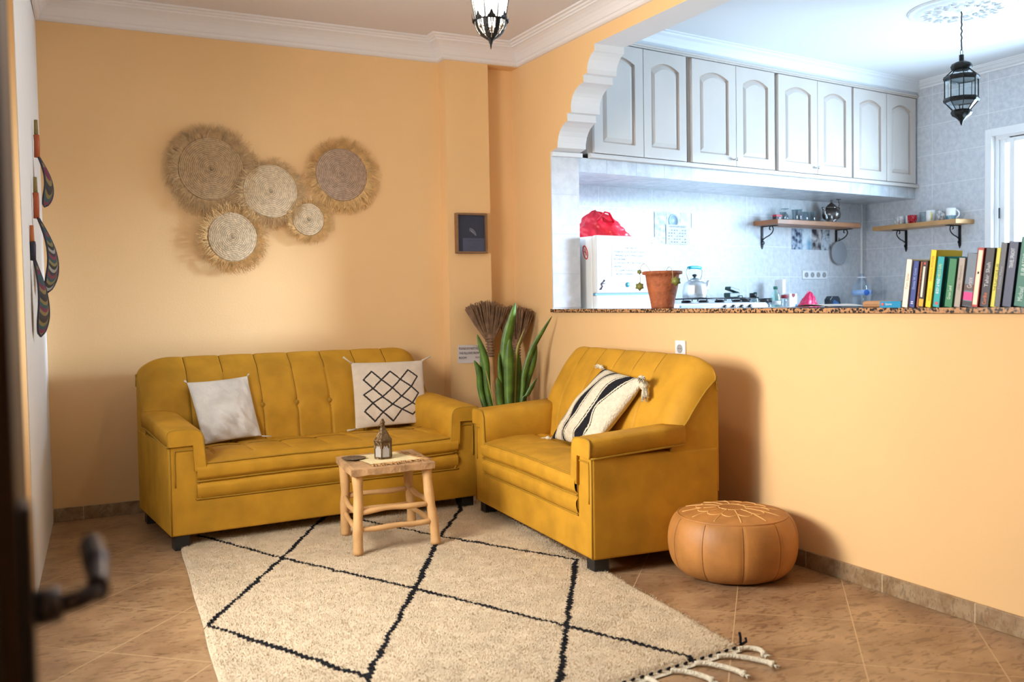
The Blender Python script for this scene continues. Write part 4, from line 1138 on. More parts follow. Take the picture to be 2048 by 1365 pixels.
# ================================================================== KITCHEN THINGS
def kthing(name, label, cat, u, v, z, group=None, rz=0):
    return thing(name, label, cat, K(u, v, z), A+rz, group)
WT = 1.045
stone = mat('white_worktop', (.72, .73, .74), .3)
o = MB().box(-1.45, 1.45, -.30, .29, -.05, 0).build('kitchen_worktop', stone, bevel=.003); o.location = K(2.12, .31, WT); o.rotation_euler = (0, 0, A)
props(o, 'white kitchen worktop along the tiled wall carrying the hob, bottles and bags', 'worktop')
o = MB().box(-1.45, 1.45, -.28, .29, -WT+.0, -.052).build('base_cabinet', cream, bevel=.003); o.location = K(2.12, .31, WT); o.rotation_euler = (0, 0, A)
props(o, 'cream base cupboard under the kitchen worktop', 'cabinet')

# refrigerator
fg = mat('fridge_enamel', (.76, .77, .76), .28)
fr_ = kthing('refrigerator', 'white two-door refrigerator with stickers and a handwritten page, beside the tiled jamb', 'refrigerator', .325, .33, 0)
MB().box(-.262, .262, -.235, .27, .03, 1.545).build('body', fg, fr_, bevel=.012)
d1 = MB().box(-.264, .264, -.275, -.237, 1.185, 1.548).build('freezer_door', fg, fr_, bevel=.010)
d2 = MB().box(-.264, .264, -.275, -.237, .06, 1.172).build('door', fg, fr_, bevel=.010)
MB().box(-.262, .262, -.262, -.238, 1.1722, 1.1848).build('door_gap_strip', mat('blue_strip', (.12, .30, .45), .4), fr_)
for x in (-.2, .2): MB().lathe([(.02, 0), (.02, .03)], 12, c=(x, 0, 0)).build('foot', blackm, fr_)
bluei = mat('faded_ink', (.10, .13, .19), .8)
pg = MB().grid(lambda u, v: (-.136+.30*u, -.2765-.001*math.sin(u*5), 1.285+.205*v), 8, 6).build('taped_page', mat('page', (.80, .82, .82), .7), d1, fix=False)
pass
for i, (s_, x, w_) in enumerate((('HEY MATES!', .03, .10), ('PLEASE NO FOOD WITHOUT NAME', .012, .25), ('WASHED & KITCHEN CLEAN', .006, .23), ('IN THE SINK!', -.07, .10), ('2. DO NOT PUT BOTTLES IN', .012, .25), ('FREEZER', -.09, .06), ('3. CLEAN THE KITCHEN', -.002, .21), ('AFTER CLEANING', -.03, .15))):
    text(s_, (x, -.2785, 1.470-.0235*i), (1, 0, 0), (0, 0, 1), w_, .011, bluei, d1)
ds = mat('sticker_dark', (.05, .03, .07), .5)
m = MB().tube([(-.23, -.277, 1.212), (-.215, -.277, 1.228), (-.225, -.277, 1.243), (-.205, -.277, 1.257)], .0042, 6).ball((-.200, -.277, 1.264), (.007, .003, .007), 8).tube([(-.222, -.277, 1.243), (-.198, -.277, 1.246)], .003, 6).tube([(-.238, -.277, 1.208), (-.220, -.277, 1.211)], .003, 6)
m.build('figure_sticker', ds, d1, label='small dark dancing figure sticker')
m = MB().lathe([(0, 0), (.016, 0), (.016, .003), (0, .003)], 20).xf(Matrix.Translation((-.006, -.2755, 1.238)) @ Matrix.Rotation(R(90), 4, 'X')); m.build('round_magnet', mat('blue_magnet', (.05, .32, .50), .4), d1, label='round blue magnet')
m = MB(); e = [(.020*math.cos(a*PI/12)*.62, .042*math.sin(a*PI/12)) for a in range(25)]
m.tube([(-.2635, -.17+1.6*p+.25*q, 1.445+q) for p, q in e], .004, 6); m.tube([(-.2635, -.180, 1.425), (-.2635, -.172, 1.448), (-.2635, -.164, 1.468)], .003, 6); m.tube([(-.2635, -.180, 1.44), (-.2635, -.160, 1.452)], .003, 6)
m.build('oval_sticker', mat('red_print', (.55, .04, .03), .5), fr_, label='red oval sticker on the side')
text('2', (.205, -.2775, 1.515), (1, 0, 0), (0, 0, 1), .012, .02, bluei, d1)

# plastic bags
redp = mat('red_plastic', (.80, .012, .035), .28, b=(9, .4), spec=.6)
pinkp = mat('pink_plastic', (.80, .02, .13), .3, b=(9, .4), spec=.6)
def bag(t, w_, d_, h, peak, sd, m_):
    mb = MB()
    def fn(u, v):
        a = u*2*PI; x = math.cos(a); y = math.sin(a); q = noise.noise(Vector((x*2.2+sd, y*2.2, v*2.5)))+.5*noise.noise(Vector((x*6+sd, y*6, v*7)))
        r_ = (1-v)**.62*(1+.20*q)
        crease = .07*abs(math.sin(a*4+v*5+sd*2))*(1-v)
        return (x*(r_-crease)*w_/2+peak*v**1.3, y*(r_-crease)*d_/2, h*v**1.0*(1+.10*q*(v > .02)) if v > 0 else 0)
    mb.grid(fn, 60, 26); return mb.build('film', m_, t, fix=False)
t = kthing('plastic_bag', 'crumpled red plastic bag lying on top of the refrigerator', 'bag', .335, .33, 1.549)
bag(t, .47, .36, .175, -.045, 1.3, redp)
MB().tube([(-.10, -.08, .11), (-.05, -.10, .165), (-.015, -.10, .160), (.02, -.11, .10)], [.014, .016, .014, .012], 8, flat=.35).build('handle_loop', redp, t)
t = kthing('plastic_bag', 'small crumpled pink plastic bag on the worktop beneath the wall sockets', 'bag', 2.485, .30, WT)
bag(t, .20, .16, .135, .02, 4.1, pinkp)

# picture tiles, calendar
def collage(name, cols, sc):
    m = bpy.data.materials.new(name); m.use_nodes = True; nt = m.node_tree; N = nt.nodes; L = nt.links
    tc = N.new('ShaderNodeTexCoord'); v = N.new('ShaderNodeTexVoronoi'); v.inputs['Scale'].default_value = sc; v.feature = 'SMOOTH_F1'
    n_ = N.new('ShaderNodeTexNoise'); n_.inputs['Scale'].default_value = sc*.8; n_.inputs['Distortion'].default_value = 2; n_.inputs['Detail'].default_value = 5
    L.new(tc.outputs['Object'], n_.inputs['Vector']); L.new(tc.outputs['Object'], v.inputs['Vector'])
    a = N.new('ShaderNodeMath'); L.new(v.outputs['Distance'], a.inputs[0]); L.new(n_.outputs['Fac'], a.inputs[1]); a.operation = 'MULTIPLY'
    r = N.new('ShaderNodeValToRGB')
    for i, c in enumerate(cols):
        e = r.color_ramp.elements[i] if i < 2 else r.color_ramp.elements.new(.5); e.color = lin(c)
    for i, e in enumerate(r.color_ramp.elements): e.position = .08+.40*i/(len(cols)-1)
    L.new(a.outputs[0], r.inputs[0]); L.new(r.outputs[0], N['Principled BSDF'].inputs['Base Color']); N['Principled BSDF'].inputs['Roughness'].default_value = .25
    return m
cA = collage('picture_tile_a', ['2c3c5a', '5d7698', 'b6c4d6'], 26); cB = collage('picture_tile_b', ['2a3846', '6c7e90', 'c4ccd4'], 18); cC = collage('picture_tile_c', ['7aa2bc', 'a4c2d6', 'd8e4ec'], 10); cD = collage('picture_tile_d', ['3b3a40', '7f7c80', 'd0cdd0'], 14)
t = kthing('picture_tile', 'wide tile decal of kitchen scenes in grey-blue behind the paper calendar', 'tile picture', 1.365, .001, 1.672)
for nm_, x0, x1, z0, z1, mm in (('photo_print', -.245, -.13, -.115, .118, cA), ('photo_print', -.128, .018, -.115, .118, cB), ('photo_print', .02, .105, -.115, .118, cC), ('photo_print', .135, .245, .006, .118, cC), ('photo_print', .108, .245, -.115, .003, collage('picture_tile_e', ['d2d2e6', 'eceaf4', 'f6f6fa'], 9))):
    MB().box(x0, x1, -.003, 0, z0, z1).build(nm_, mm, t)
m = MB().lathe([(.052, 0), (.052, .002), (.040, .003), (.040, .002), (0, .002)], 30).xf(Matrix.Translation((-.055, -.003, .055)) @ Matrix.Rotation(R(90), 4, 'X')); m.build('printed_cup', mat('cup_print', (.45, .62, .78), .3), t)
t = kthing('wall_calendar', 'white printed calendar sheet hung over the grey-blue tile decal', 'calendar', 1.340, .006, 1.625)
MB().grid(lambda u, v: (-.110+.216*u, -.002-.008*(1-v)**2*u, -.072+.145*v), 8, 8).build('sheet', mat('calendar_paper', (.84, .84, .82), .7), t, fix=False)
for r_ in range(5):
    for c_ in range(7):
        if (r_*7+c_*3) % 4: MB().box(-.095+.028*c_, -.085+.028*c_, -.011, -.0105, .028-.022*r_, .034-.022*r_).build('date_mark', bluei, t)
text('THE KITCHEN RULES', (-.002, -.008, .058), (1, 0, 0), (0, 0, 1), .17, .010, bluei, t)
t = kthing('picture_tile', 'tile decal with cups and spoons under the left wall shelf', 'tile picture', 2.907, .001, 1.625)
for x0, x1, mm in ((-.25, -.125, cA), (-.122, .002, cC), (.005, .125, cD), (.128, .25, cB)): MB().box(x0, x1, -.003, 0, -.087, .087).build('photo_print', mm, t)

# wall shelves with scroll brackets
cherry = mat('oiled_wood', (.40, .165, .07), .4, n=(5, .25), b=(30, .1))
def bracket(t, m4, s_):
    b = MB().box(-.011, .011, -.006, 0, -.160, -.002).box(-.010, .010, -.16, 0, -.008, -.002)
    b.prism([(-.011, -.16), (.011, -.16), (0, -.185)], -.006, 0, 'y')
    sc = cat_curve([(0, -.008, -.110), (0, -.040, -.092), (0, -.072, -.080), (0, -.104, -.058), (0, -.116, -.030), (0, -.104, -.008), (0, -.084, -.008), (0, -.078, -.026), (0, -.088, -.034)], 5)
    b.tube(sc, .0048, 6)
    b.tube([(0, -.006-.018*math.sin(a*PI/6), -.135+.012*math.cos(a*PI/6)) for a in range(8)], .004, 6)
    b.xf(m4); br = b.build('bracket', iron, t)
    scw = MB()
    return br
t = kthing('wall_shelf', 'oiled wood wall shelf under the cupboards holding glasses and a teapot', 'shelf', 2.75, .002, 1.717)
SHV = .245
MB().prism([(-.56, -.0), (-.56, -.20), (-.56, -.245), (.48, -.245), (.555, -.20), (.555, -.0)], 0, .036, 'z').build('board', cherry, t, bevel=.003)
for x in (-.46, .485): bracket(t, Matrix.Translation((x, 0, 0)), 1)
t2 = thing('wall_shelf', 'lighter oiled wood wall shelf with mugs on the grey side wall near the window', 'shelf', (XK-.002, -.20, 1.694), R(-90))
MB().prism([(-.42, 0), (-.42, -.215), (.40, -.215), (.40, 0)], 0, .036, 'z').build('board', mat('light_oiled_wood', (.55, .30, .12), .4, n=(5, .25)), t2, bevel=.003)
for x in (-.25, .27): bracket(t2, Matrix.Translation((x, 0, 0)), 1)
ST, ST2 = 1.717+.0365, 1.694+.0365

def cup_mb(r0, r1, h, th=.0022, n=28): return MB().lathe([(0, 0), (r0*.9, 0), (r0, .003), (r1, h), (r1-th, h), (r0-th, .006), (0, .006)], n)
# glasses on the left shelf
def tumbler(label, u, v, r0, r1, h, nm='drinking_glass', gr='glasses on the left shelf'):
    t = kthing(nm, label, 'glass', u, v, ST, gr); cup_mb(r0, r1, h).build('glass_body', glass, t, fix=False)
    MB().tube([(r1*math.cos(a*PI/14), r1*math.sin(a*PI/14), h) for a in range(29)], .0016, 5, caps=False).build('rim', mat('glass_edge', (.25, .45, .50), .1, spec=.8), t)
tumbler('short clear tumbler next to the red tin on the left shelf', 2.43, .10, .022, .027, .072)
tumbler('tall clear tumbler in front of the upturned stem glass', 2.515, .15, .022, .027, .090)
tumbler('tall clear tumbler right of the upturned stem glass', 2.585, .13, .024, .029, .098)
tumbler('clear straight tumbler, third from the teapot', 2.665, .13, .023, .027, .080)
tumbler('clear straight tumbler, second from the teapot', 2.735, .15, .023, .027, .080)
tumbler('clear straight tumbler half hidden behind its neighbours on the left shelf', 2.79, .08, .022, .026, .078)
t = kthing('stem_glass', 'upturned clear stem glass with its round foot on top on the left shelf', 'glass', 2.475, .08, ST, 'glasses on the left shelf')
MB().lathe([(.030, 0), (.034, .03), (.022, .062), (.004, .070), (.003, .096), (.030, .103), (.030, .105), (0, .105)], 28).build('glass_body', glass, t, fix=False)
MB().tube([(.030*math.cos(a*PI/14), .030*math.sin(a*PI/14), .104) for a in range(29)], .0016, 5, caps=False).build('foot_rim', mat('glass_edge', (.25, .45, .50)), t)
t = kthing('glass_jar', 'small upturned clear glass jar standing in front of the teapot', 'jar', 2.885, .20, ST)
MB().lathe([(.030, 0), (.031, .055), (.024, .068), (0, .072)], 28).build('glass_body', glass, t, fix=False)
t = kthing('tea_tin', 'small red and black tin at the left end of the left shelf', 'tin', 2.325, .13, ST)
MB().box(-.035, .035, -.02, .02, 0, .036).build('tin', mat('tin_black', (.03, .03, .04), .4), t, bevel=.002)
MB().box(-.036, .036, -.021, .021, .030, .046).build('lid', mat('tin_red', (.55, .03, .05), .4), t, bevel=.002)
MB().lathe([(0, 0), (.010, 0), (.010, .0015), (0, .0015)], 16).xf(Matrix.Translation((.004, -.0205, .016)) @ Matrix.Rotation(R(90), 4, 'X')).build('emblem', whitep, t)
pew = mat('pewter', (.20, .18, .17), .28, metal=.9, b=(40, .15))
t = kthing('teapot', 'dark polished metal teapot with pointed lid at the right end of the left shelf', 'teapot', 3.005, .13, ST)
MB().lathe([(0, 0), (.034, 0), (.034, .006), (.026, .012), (.050, .032), (.056, .052), (.050, .074), (.036, .086), (.033, .092)], 32).xf(Matrix.Scale(1.38, 4)).build('body', pew, t)
MB().lathe([(.036, .091), (.034, .098), (.022, .112), (.009, .122), (.004, .128), (.008, .136), (.003, .146), (0, .149)], 28).xf(Matrix.Scale(1.38, 4)).build('lid', pew, t)
MB().tube(cat_curve([(-.045, 0, .035), (-.066, 0, .052), (-.072, 0, .078), (-.086, 0, .094)], 4), [.012]*4+[.010]*4+[.007]*4+[.005], 10).xf(Matrix.Scale(1.38, 4)).build('spout', pew, t)
MB().tube(cat_curve([(.040, 0, .085), (.066, 0, .100), (.080, 0, .085), (.070, 0, .058), (.052, 0, .045)], 5), .0045, 8).xf(Matrix.Scale(1.38, 4)).build('handle', pew, t)
t = kthing('ceiling_hook', 'small metal hook hanging from the tiled soffit above the teapot', 'hook', 3.005, .20, 1.9475)
MB().lathe([(0, 0), (.020, 0), (.018, -.004), (0, -.005)], 20).build('plate', iron, t)
MB().tube([(0, 0, 0), (0, 0, -.025), (.007, 0, -.033), (.010, 0, -.045), (.004, 0, -.056), (-.006, 0, -.054)], .0026, 6).build('hook_wire', iron, t)
# trivet hanging under the shelf
t = kthing('woven_trivet', 'round grey coiled trivet hanging below the left shelf bracket', 'trivet', 3.246, .02, 1.518)
m = MB(); n_ = 60; prof_ = [(.100*i/20, .012+(.002 if i % 2 else 0)) for i in range(21)]+[(.102, .006), (.098, .001)]
V = [(r_*math.cos(2*PI*j/n_), -d, r_*math.sin(2*PI*j/n_)*1.0) for r_, d in prof_ for j in range(n_)]
m.add(V, [(i*n_+j, i*n_+(j+1) % n_, (i+1)*n_+(j+1) % n_, (i+1)*n_+j) for i in range(len(prof_)-1) for j in range(n_)], 0, True).build('coiled_disc', mat('grey_rope', (.36, .39, .43), .8, b=(90, .5)), t, fix=False)
MB().tube([(-.012, -.006, .095), (-.004, -.006, .125), (.004, -.006, .128), (.012, -.006, .095)], .0025, 6).build('hanging_loop', blackm, t)
# mugs on the right shelf (world coordinates along the side wall)
def mug(y, dx, r_, h, m_, label, handle=1, nm='mug', stripes_=None, hm=None, taper=1.0, cat='mug'):
    t = thing(nm, label, cat, (XK-dx, y, ST2), 0, 'mugs on the right shelf')
    MB().lathe([(0, 0), (r_*taper*.80, 0), (r_*taper*.95, .006), ((r_+r_*taper)*.5*(1.06 if taper == .8 else 1), h*.45), (r_, h), (r_-.003, h), (r_*taper-.003, .006), (0, .006)], 30).build('body', m_, t, fix=False)
    if handle:
        a = R(handle); c, s_ = math.cos(a), math.sin(a)
        MB().tube([((r_-.003+.024*math.sin(k*PI/10))*c, (r_-.003+.024*math.sin(k*PI/10))*s_, h*.5+h*.32*math.cos(k*PI/10)) for k in range(11)], .0045, 8, flat=1.3).build('handle', hm or m_, t)
    if stripes_:
        for i in range(14):
            a = 2*PI*i/14; rr_ = r_*taper+(r_-r_*taper)*.2+.0005
            MB().box(-.0015, .0015, -.004, .004, .006, .006+h*.32).xf(Matrix.Rotation(a, 4, 'Z') @ Matrix.Translation((rr_+.0006, 0, 0))).build('painted_stripe', stripes_, t)
    return t
wm = mat('white_glaze', (.80, .80, .80), .2); rm = mat('red_glaze', (.45, .008, .02), .2); yh = mat('yellow_glaze', (.80, .68, .08), .25); tealp = mat('teal_print', (.02, .22, .32), .4)
patt = mat('grey_print_glaze', (.80, .80, .82), .25, n=(40, .75)); pattr = mat('pink_print_glaze', (.82, .80, .80), .25, n=(32, .4))
mug(.055, .11, .026, .066, mat('teal_line_glaze', (.70, .82, .84), .25, n=(45, .45)), 'small mug with pale teal lines at the far left of the mug shelf', 0)
mug(-.005, .14, .031, .070, pattr, 'white mug with a small red print, second from the left on the mug shelf', 205)
mug(-.075, .11, .031, .072, wm, 'plain white mug left of the red mug, its handle turned left', 200)
t = mug(-.135, .15, .038, .068, rm, 'round red mug with white speckles on the mug shelf', 200, taper=.8)
spk = MB()
for k in range(26):
    a = random.uniform(2.4, 5.2); z = random.uniform(.012, .06); rr_ = .038*(.8+.2*z/.068)+.0006
    spk.ball((rr_*math.cos(a), rr_*math.sin(a), z), .0016, 6)
spk.build('white_speckles', wm, t, kind='stuff')
t = thing('drinking_glass', 'clear glass tumbler between the red mug and the yellow-handled mug', 'glass', (XK-.11, -.215, ST2), 0); cup_mb(.028, .034, .085).build('glass_body', glass, t, fix=False)
MB().tube([(.034*math.cos(a*PI/14), .034*math.sin(a*PI/14), .085) for a in range(29)], .0014, 5, caps=False).build('rim', mat('glass_edge', (.25, .45, .50)), t)
mug(-.290, .12, .036, .094, wm, 'tall white mug with a yellow handle on the mug shelf', 225, hm=yh)
mug(-.385, .12, .034, .080, patt, 'white mug with a grey-blue print, second from the window', 210)
mug(-.480, .12, .038, .094, wm, 'large white mug with dark teal stripes round its foot, nearest the window', -60, stripes_=tealp, taper=.82)

# sockets on the tiled wall
t = kthing('socket_strip', 'white strip of four wall sockets on the kitchen tiles', 'socket', 2.947, .0005, 1.327)
MB().box(-.162, .162, -.009, 0, -.036, .036).build('plate', whitep, t, bevel=.003)
for k in range(4):
    x = -.116+.0775*k
    MB().lathe([(.022, 0), (.022, .003), (.019, .003), (.019, -.004), (0, -.004)], 24).xf(Matrix.Translation((x, -.0095, 0)) @ Matrix.Rotation(R(90), 4, 'X')).build('receptacle', mat('socket_recess', (.35, .35, .36)), t)

# gas hob with kettle
t = kthing('gas_hob', 'white gas hob with black pan supports and four dark knobs on the worktop', 'hob', 1.22, .38, WT)
enam = mat('hob_enamel', (.78, .80, .80), .2)
MB().prism([(-.18, 0), (-.21, .045), (-.19, .062), (.24, .070), (.24, 0)], -.42, .45, 'x').build('body', enam, t, bevel=.004)
MB().box(-.42, -.115, -.2145, -.195, .012, .052).build('side_panel', mat('steel_blue', (.16, .24, .32), .35, metal=.4), t, bevel=.002)
for k in range(4):
    MB().lathe([(.016, 0), (.014, .018), (0, .018)], 20).xf(Matrix.Translation((.005+.085*k, -.20, .034)) @ Matrix.Rotation(R(80), 4, 'X')).build('knob', blackm, t)
for cx in (-.06, .28):
    g = MB()
    for dx in (-.14, -.05, .05, .14): g.tube([(cx+dx, -.15, .078), (cx+dx, -.15, .096), (cx+dx, .18, .096), (cx+dx, .18, .078)], .0042, 6)
    for dy in (-.15, .015, .18): g.tube([(cx-.14, dy, .094), (cx+.14, dy, .094)], .0042, 6)
    g.build('pan_support', iron, t)
    for dy in (-.07, .10): MB().lathe([(0, 0), (.035, 0), (.035, .012), (.022, .018), (0, .018)], 24, c=(cx, dy, .068)).build('burner', iron, t)
alu = mat('aluminium', (.66, .68, .70), .28, metal=.9)
t = kthing('kettle', 'dented aluminium kettle with a turquoise-gripped handle standing on the hob', 'kettle', 1.165, .36, WT+.101)
MB().lathe([(0, 0), (.082, 0), (.087, .008), (.086, .05), (.080, .085), (.075, .108), (.050, .120), (.046, .124)], 44, rf=lambda a, z: 1+(.020*math.cos(a*11) if .012 < z < .08 else 0)).build('body', alu, t)
MB().lathe([(.050, .121), (.048, .128), (.025, .140), (.010, .144), (0, .144)], 32).build('lid', alu, t)
MB().lathe([(.008, .143), (.007, .150), (.017, .156), (.017, .165), (.010, .170), (0, .170)], 20).build('lid_knob', blackm, t)
MB().tube(cat_curve([(.085, 0, .05), (.120, 0, .08), (.128, 0, .105), (.142, 0, .12)], 4), [.022]*4+[.016]*4+[.012]*4+[.010], 12).build('spout', alu, t)
MB().tube(cat_curve([(-.045, 0, .112), (-.070, 0, .150), (-.078, 0, .190), (-.062, 0, .214)], 5), .007, 8, flat=.6).tube(cat_curve([(.045, 0, .112), (.070, 0, .150), (.078, 0, .190), (.062, 0, .214)], 5), .007, 8, flat=.6).build('handle_arms', alu, t)
MB().tube([(-.064, 0, .213), (-.03, 0, .218), (.03, 0, .218), (.064, 0, .213)], .011, 12).build('grip', mat('turquoise_grip', (.02, .38, .48), .4), t)
t = kthing('green_packet', 'dark green folded packet lying on the right pan support of the hob', 'packet', 1.545, .36, WT+.101)
gp = mat('dark_green_wrap', (.01, .05, .045), .4)
MB().box(-.055, .055, -.03, .03, 0, .035).build('lower_packet', gp, t, bevel=.006)
MB().box(-.05, .05, -.028, .028, 0, .025).xf(Matrix.Translation((.0, 0, .045)) @ Matrix.Rotation(R(14), 4, 'Y')).build('upper_packet', gp, t, bevel=.005)
MB().tube([(.03, -.03, .01), (.07, -.035, .012), (.08, -.03, .0)], .004, 6).build('tie', gp, t)

# bottles, spice jars and small things on the worktop
dg = mat('dark_green_cap', (.01, .14, .10), .4); smoke = glassmat('green_tinted_plastic', (.70, .90, .86), a=.3)
def jar(u, v, r_, h, label, cap, body=None, caph=.03, z=0):
    t = kthing('spice_jar', label, 'jar', u, v, WT+z, 'jars by the hob')
    h += .014; cup_mb(r_*.95, r_, h).build('jar_body', body or glass, t, fix=False)
    MB().lathe([(0, h-.001), (r_+.002, h-.001), (r_+.003, h+caph), (0, h+caph)], 20).build('lid', cap, t)
jar(1.863, .20, .034, .050, 'black-lidded jar right behind the hob corner', blackm)
jar(1.955, .20, .025, .085, 'tallest black-lidded jar of the group by the hob', blackm, caph=.034)
jar(1.945, .32, .032, .045, 'black-lidded jar in front of the tallest jar', blackm)
jar(2.010, .30, .028, .048, 'black-lidded jar left of the small green bottle', blackm)
jar(2.045, .22, .026, .046, 'black-lidded jar at the rear beside the clear bottle', blackm)
t = kthing('plastic_bottle', 'clear ribbed plastic bottle with a dark green cap by the jars', 'bottle', 2.120, .28, WT)
MB().lathe([(0, 0), (.036, 0), (.038, .01), (.034, .03), (.038, .045), (.038, .10), (.030, .125), (.014, .148), (.013, .160), (0, .160)], 28, rf=lambda a, z: 1-.03*(math.sin(z*330) > 0)).build('bottle_body', smoke, t, fix=False)
MB().lathe([(0, .160), (.017, .160), (.017, .182), (0, .183)], 20).build('cap', dg, t)
MB().lathe([(.0385, .04), (.0385, .07)], 28).build('label_band', whitep, t, fix=False)
t = kthing('plastic_bottle', 'small bottle with a green cap behind the larger clear bottle', 'bottle', 2.072, .12, WT)
MB().lathe([(0, 0), (.024, 0), (.025, .08), (.010, .11), (.010, .12), (0, .12)], 20).build('bottle_body', smoke, t, fix=False)
MB().lathe([(0, .12), (.013, .12), (.013, .140), (0, .141)], 16).build('cap', dg, t)
redc = mat('dark_red_cap', (.30, .015, .03), .4)
t = kthing('sauce_bottle', 'slim bottle with a dark red cap left of the white carton', 'bottle', 2.222, .28, WT)
MB().lathe([(0, 0), (.020, 0), (.020, .07), (.016, .09), (0, .09)], 20).build('bottle_body', glass, t, fix=False)
MB().lathe([(0, .088), (.026, .090), (.024, .115), (0, .116)], 20).build('cap', redc, t)
t = kthing('carton', 'white carton with a red crest and a blue corner on the worktop', 'carton', 2.305, .27, WT)
MB().box(-.045, .045, -.03, .03, 0, .125).build('box', whitep, t, bevel=.002)
MB().prism([(-.018, .105), (-.018, .124), (.018, .124), (.018, .105), (0, .093)], -.0315, -.0305, 'y').build('crest', redc, t)
MB().box(.022, .044, -.0312, -.0304, .004, .040).build('blue_corner', mat('print_blue', (.05, .25, .6), .4), t)
t = kthing('cutting_board', 'tall narrow white board standing upright behind the bottles', 'board', 2.355, .12, WT)
MB().prism([(-.02, 0), (.015, 0), (.018, .24), (-.020, .238)], -.05, .03, 'y').build('board', whitep, t, bevel=.002)
t = kthing('coffee_packet', 'black and blue packet leaning on the worktop left of the water bottle', 'packet', 2.925, .20, WT)
MB().prism([(-.07, 0), (.08, 0), (.055, .085), (.035, .10), (-.045, .10), (-.075, .07)], -.03, .03, 'y').build('wrapper', mat('black_foil', (.012, .02, .035), .3), t, bevel=.006)
MB().prism([(-.05, .01), (.05, .01), (.03, .05), (-.03, .07)], -.0315, -.0302, 'y').build('blue_print', mat('print_blue2', (.02, .10, .25), .35), t)
wat = glassmat('clear_plastic', (.86, .93, .98), a=.35)
t = kthing('water_bottle', 'large clear water bottle with a blue label in the kitchen corner', 'bottle', 3.285, .22, WT)
MB().lathe([(0, 0), (.072, 0), (.078, .01), (.073, .03), (.078, .05), (.074, .075), (.078, .10), (.078, .15), (.072, .19), (.044, .235), (.028, .25), (.027, .285), (0, .287)], 44).build('bottle_body', wat, t, fix=False)
MB().tube([(.030*math.cos(a*PI/14), .030*math.sin(a*PI/14), .255) for a in range(29)], .004, 6, caps=False).build('neck_ring', whitep, t)
lb = mat('blue_label', (.03, .14, .55), .35); lb2 = mat('pale_blue_label', (.30, .48, .78), .35)
MB().lathe([(.0792, .105), (.0792, .148)], 44).build('label_band', lb2, t, fix=False)
for a in (-115, -35):
    m = MB().lathe([(0, 0), (.024, 0), (.024, .002), (0, .002)], 24).xf(Matrix.Rotation(R(a+90), 4, 'Z') @ Matrix.Translation((0, -.0785, .125)) @ Matrix.Rotation(R(90), 4, 'X')); m.build('label_badge', lb, t)
text('Ciel', (.0465, -.0665, .125), (math.cos(R(35)), math.sin(R(35)), 0), (0, 0, 1), .032, .018, whitep, t)

# ================================================================== ON THE COUNTER
CT = 1.0925
t = thing('flower_pot', 'weathered terracotta pot with a few hanging leaves on the granite counter', 'pot', (.10, -1.512, CT))
MB().lathe([(0, 0), (.084, 0), (.086, .012), (.092, .04), (.106, .085), (.118, .125), (.124, .165), (.127, .182), (.150, .186), (.152, .200), (.140, .203), (.122, .196), (.116, .150), (0, .145)], 44, rf=lambda a, z: 1+.006*math.sin(a*3+z*30)).xf(Matrix.Diagonal((.70, .70, .965, 1))).build('pot_body', mat('weathered_terracotta', (.46, .13, .045), .75, n=(26, .35), b=(70, .5)), t)
MB().lathe([(.078, .142), (.04, .15), (0, .152)], 20).build('soil', mat('soil', (.06, .04, .025)), t)
vine = mat('pale_stem', (.45, .42, .22), .6); ivy = mat('ivy_leaf', (.26, .27, .055), .5, n=(30, .5))
def vleaf(c, s_, tilt):
    mb = MB(); pts = [(0, 1.0), (.35, .62), (.85, .55), (.80, .0), (.95, -.45), (.40, -.55), (0, -1.05), (-.40, -.55), (-.95, -.45), (-.80, .0), (-.85, .55), (-.35, .62)]
    V = [(c[0]+p*s_*.72-.004*abs(p), c[1]-p*s_*.70-.004*abs(p), c[2]+q*s_) for p, q in pts]+[(c[0]-.007, c[1]-.007, c[2])]
    mb.add(V, [(i, (i+1) % 12, 12) for i in range(12)], 0, True); o = mb.build('leaf', ivy, t, world=True, fix=False)
    s2 = o.modifiers.new('t', 'SOLIDIFY'); s2.thickness = .0012
def vstem(p): MB().tube(cat_curve(p, 5), .0016, 6).build('stem', vine, t, world=True)
vstem([(.08, -1.47, CT+.16), (.05, -1.43, CT+.235), (.035, -1.405, CT+.215), (.03, -1.41, CT+.15), (.03, -1.415, CT+.12)])
vstem([(.08, -1.55, CT+.16), (.06, -1.62, CT+.212), (.05, -1.665, CT+.195), (.05, -1.672, CT+.15)])
vleaf((.030, -1.405, CT+.195), .013, 0); vleaf((.028, -1.408, CT+.118), .024, 0); vleaf((.048, -1.700, CT+.138), .026, 0)
# papers, wallet, lying book
t = thing('paper_sheets', 'loose white papers lying on the granite counter left of the books', 'papers', (.12, -2.60, CT))
for k, (x, y, a, L_) in enumerate(((0, .22, .1, .30), (.02, -.02, -.25, .32), (-.01, -.16, .05, .28))):
    MB().grid(lambda u, v: ((u-.5)*.19, (v-.5)*L_, .001+.003*k+.010*max(0, math.sin(v*PI*1.3))*(k == 1)), 6, 14).xf(Matrix.Translation((x*.3, y, 0)) @ Matrix.Rotation(a*.4, 4, 'Z')).build('sheet', paper, t, fix=False)
t = thing('wallet', 'rounded tan leather case lying at the left of the blue book', 'case', (.085, -2.995, CT))
MB().box(-.055, .055, -.075, .075, .0, .026).build('case_body', mat('tan_case', (.42, .22, .10), .5), t, bevel=.012, seg=4)
MB().box(-.056, -.0545, -.06, .06, .012, .0135).build('zip', brass, t)
def book(label, cat='book'): return None
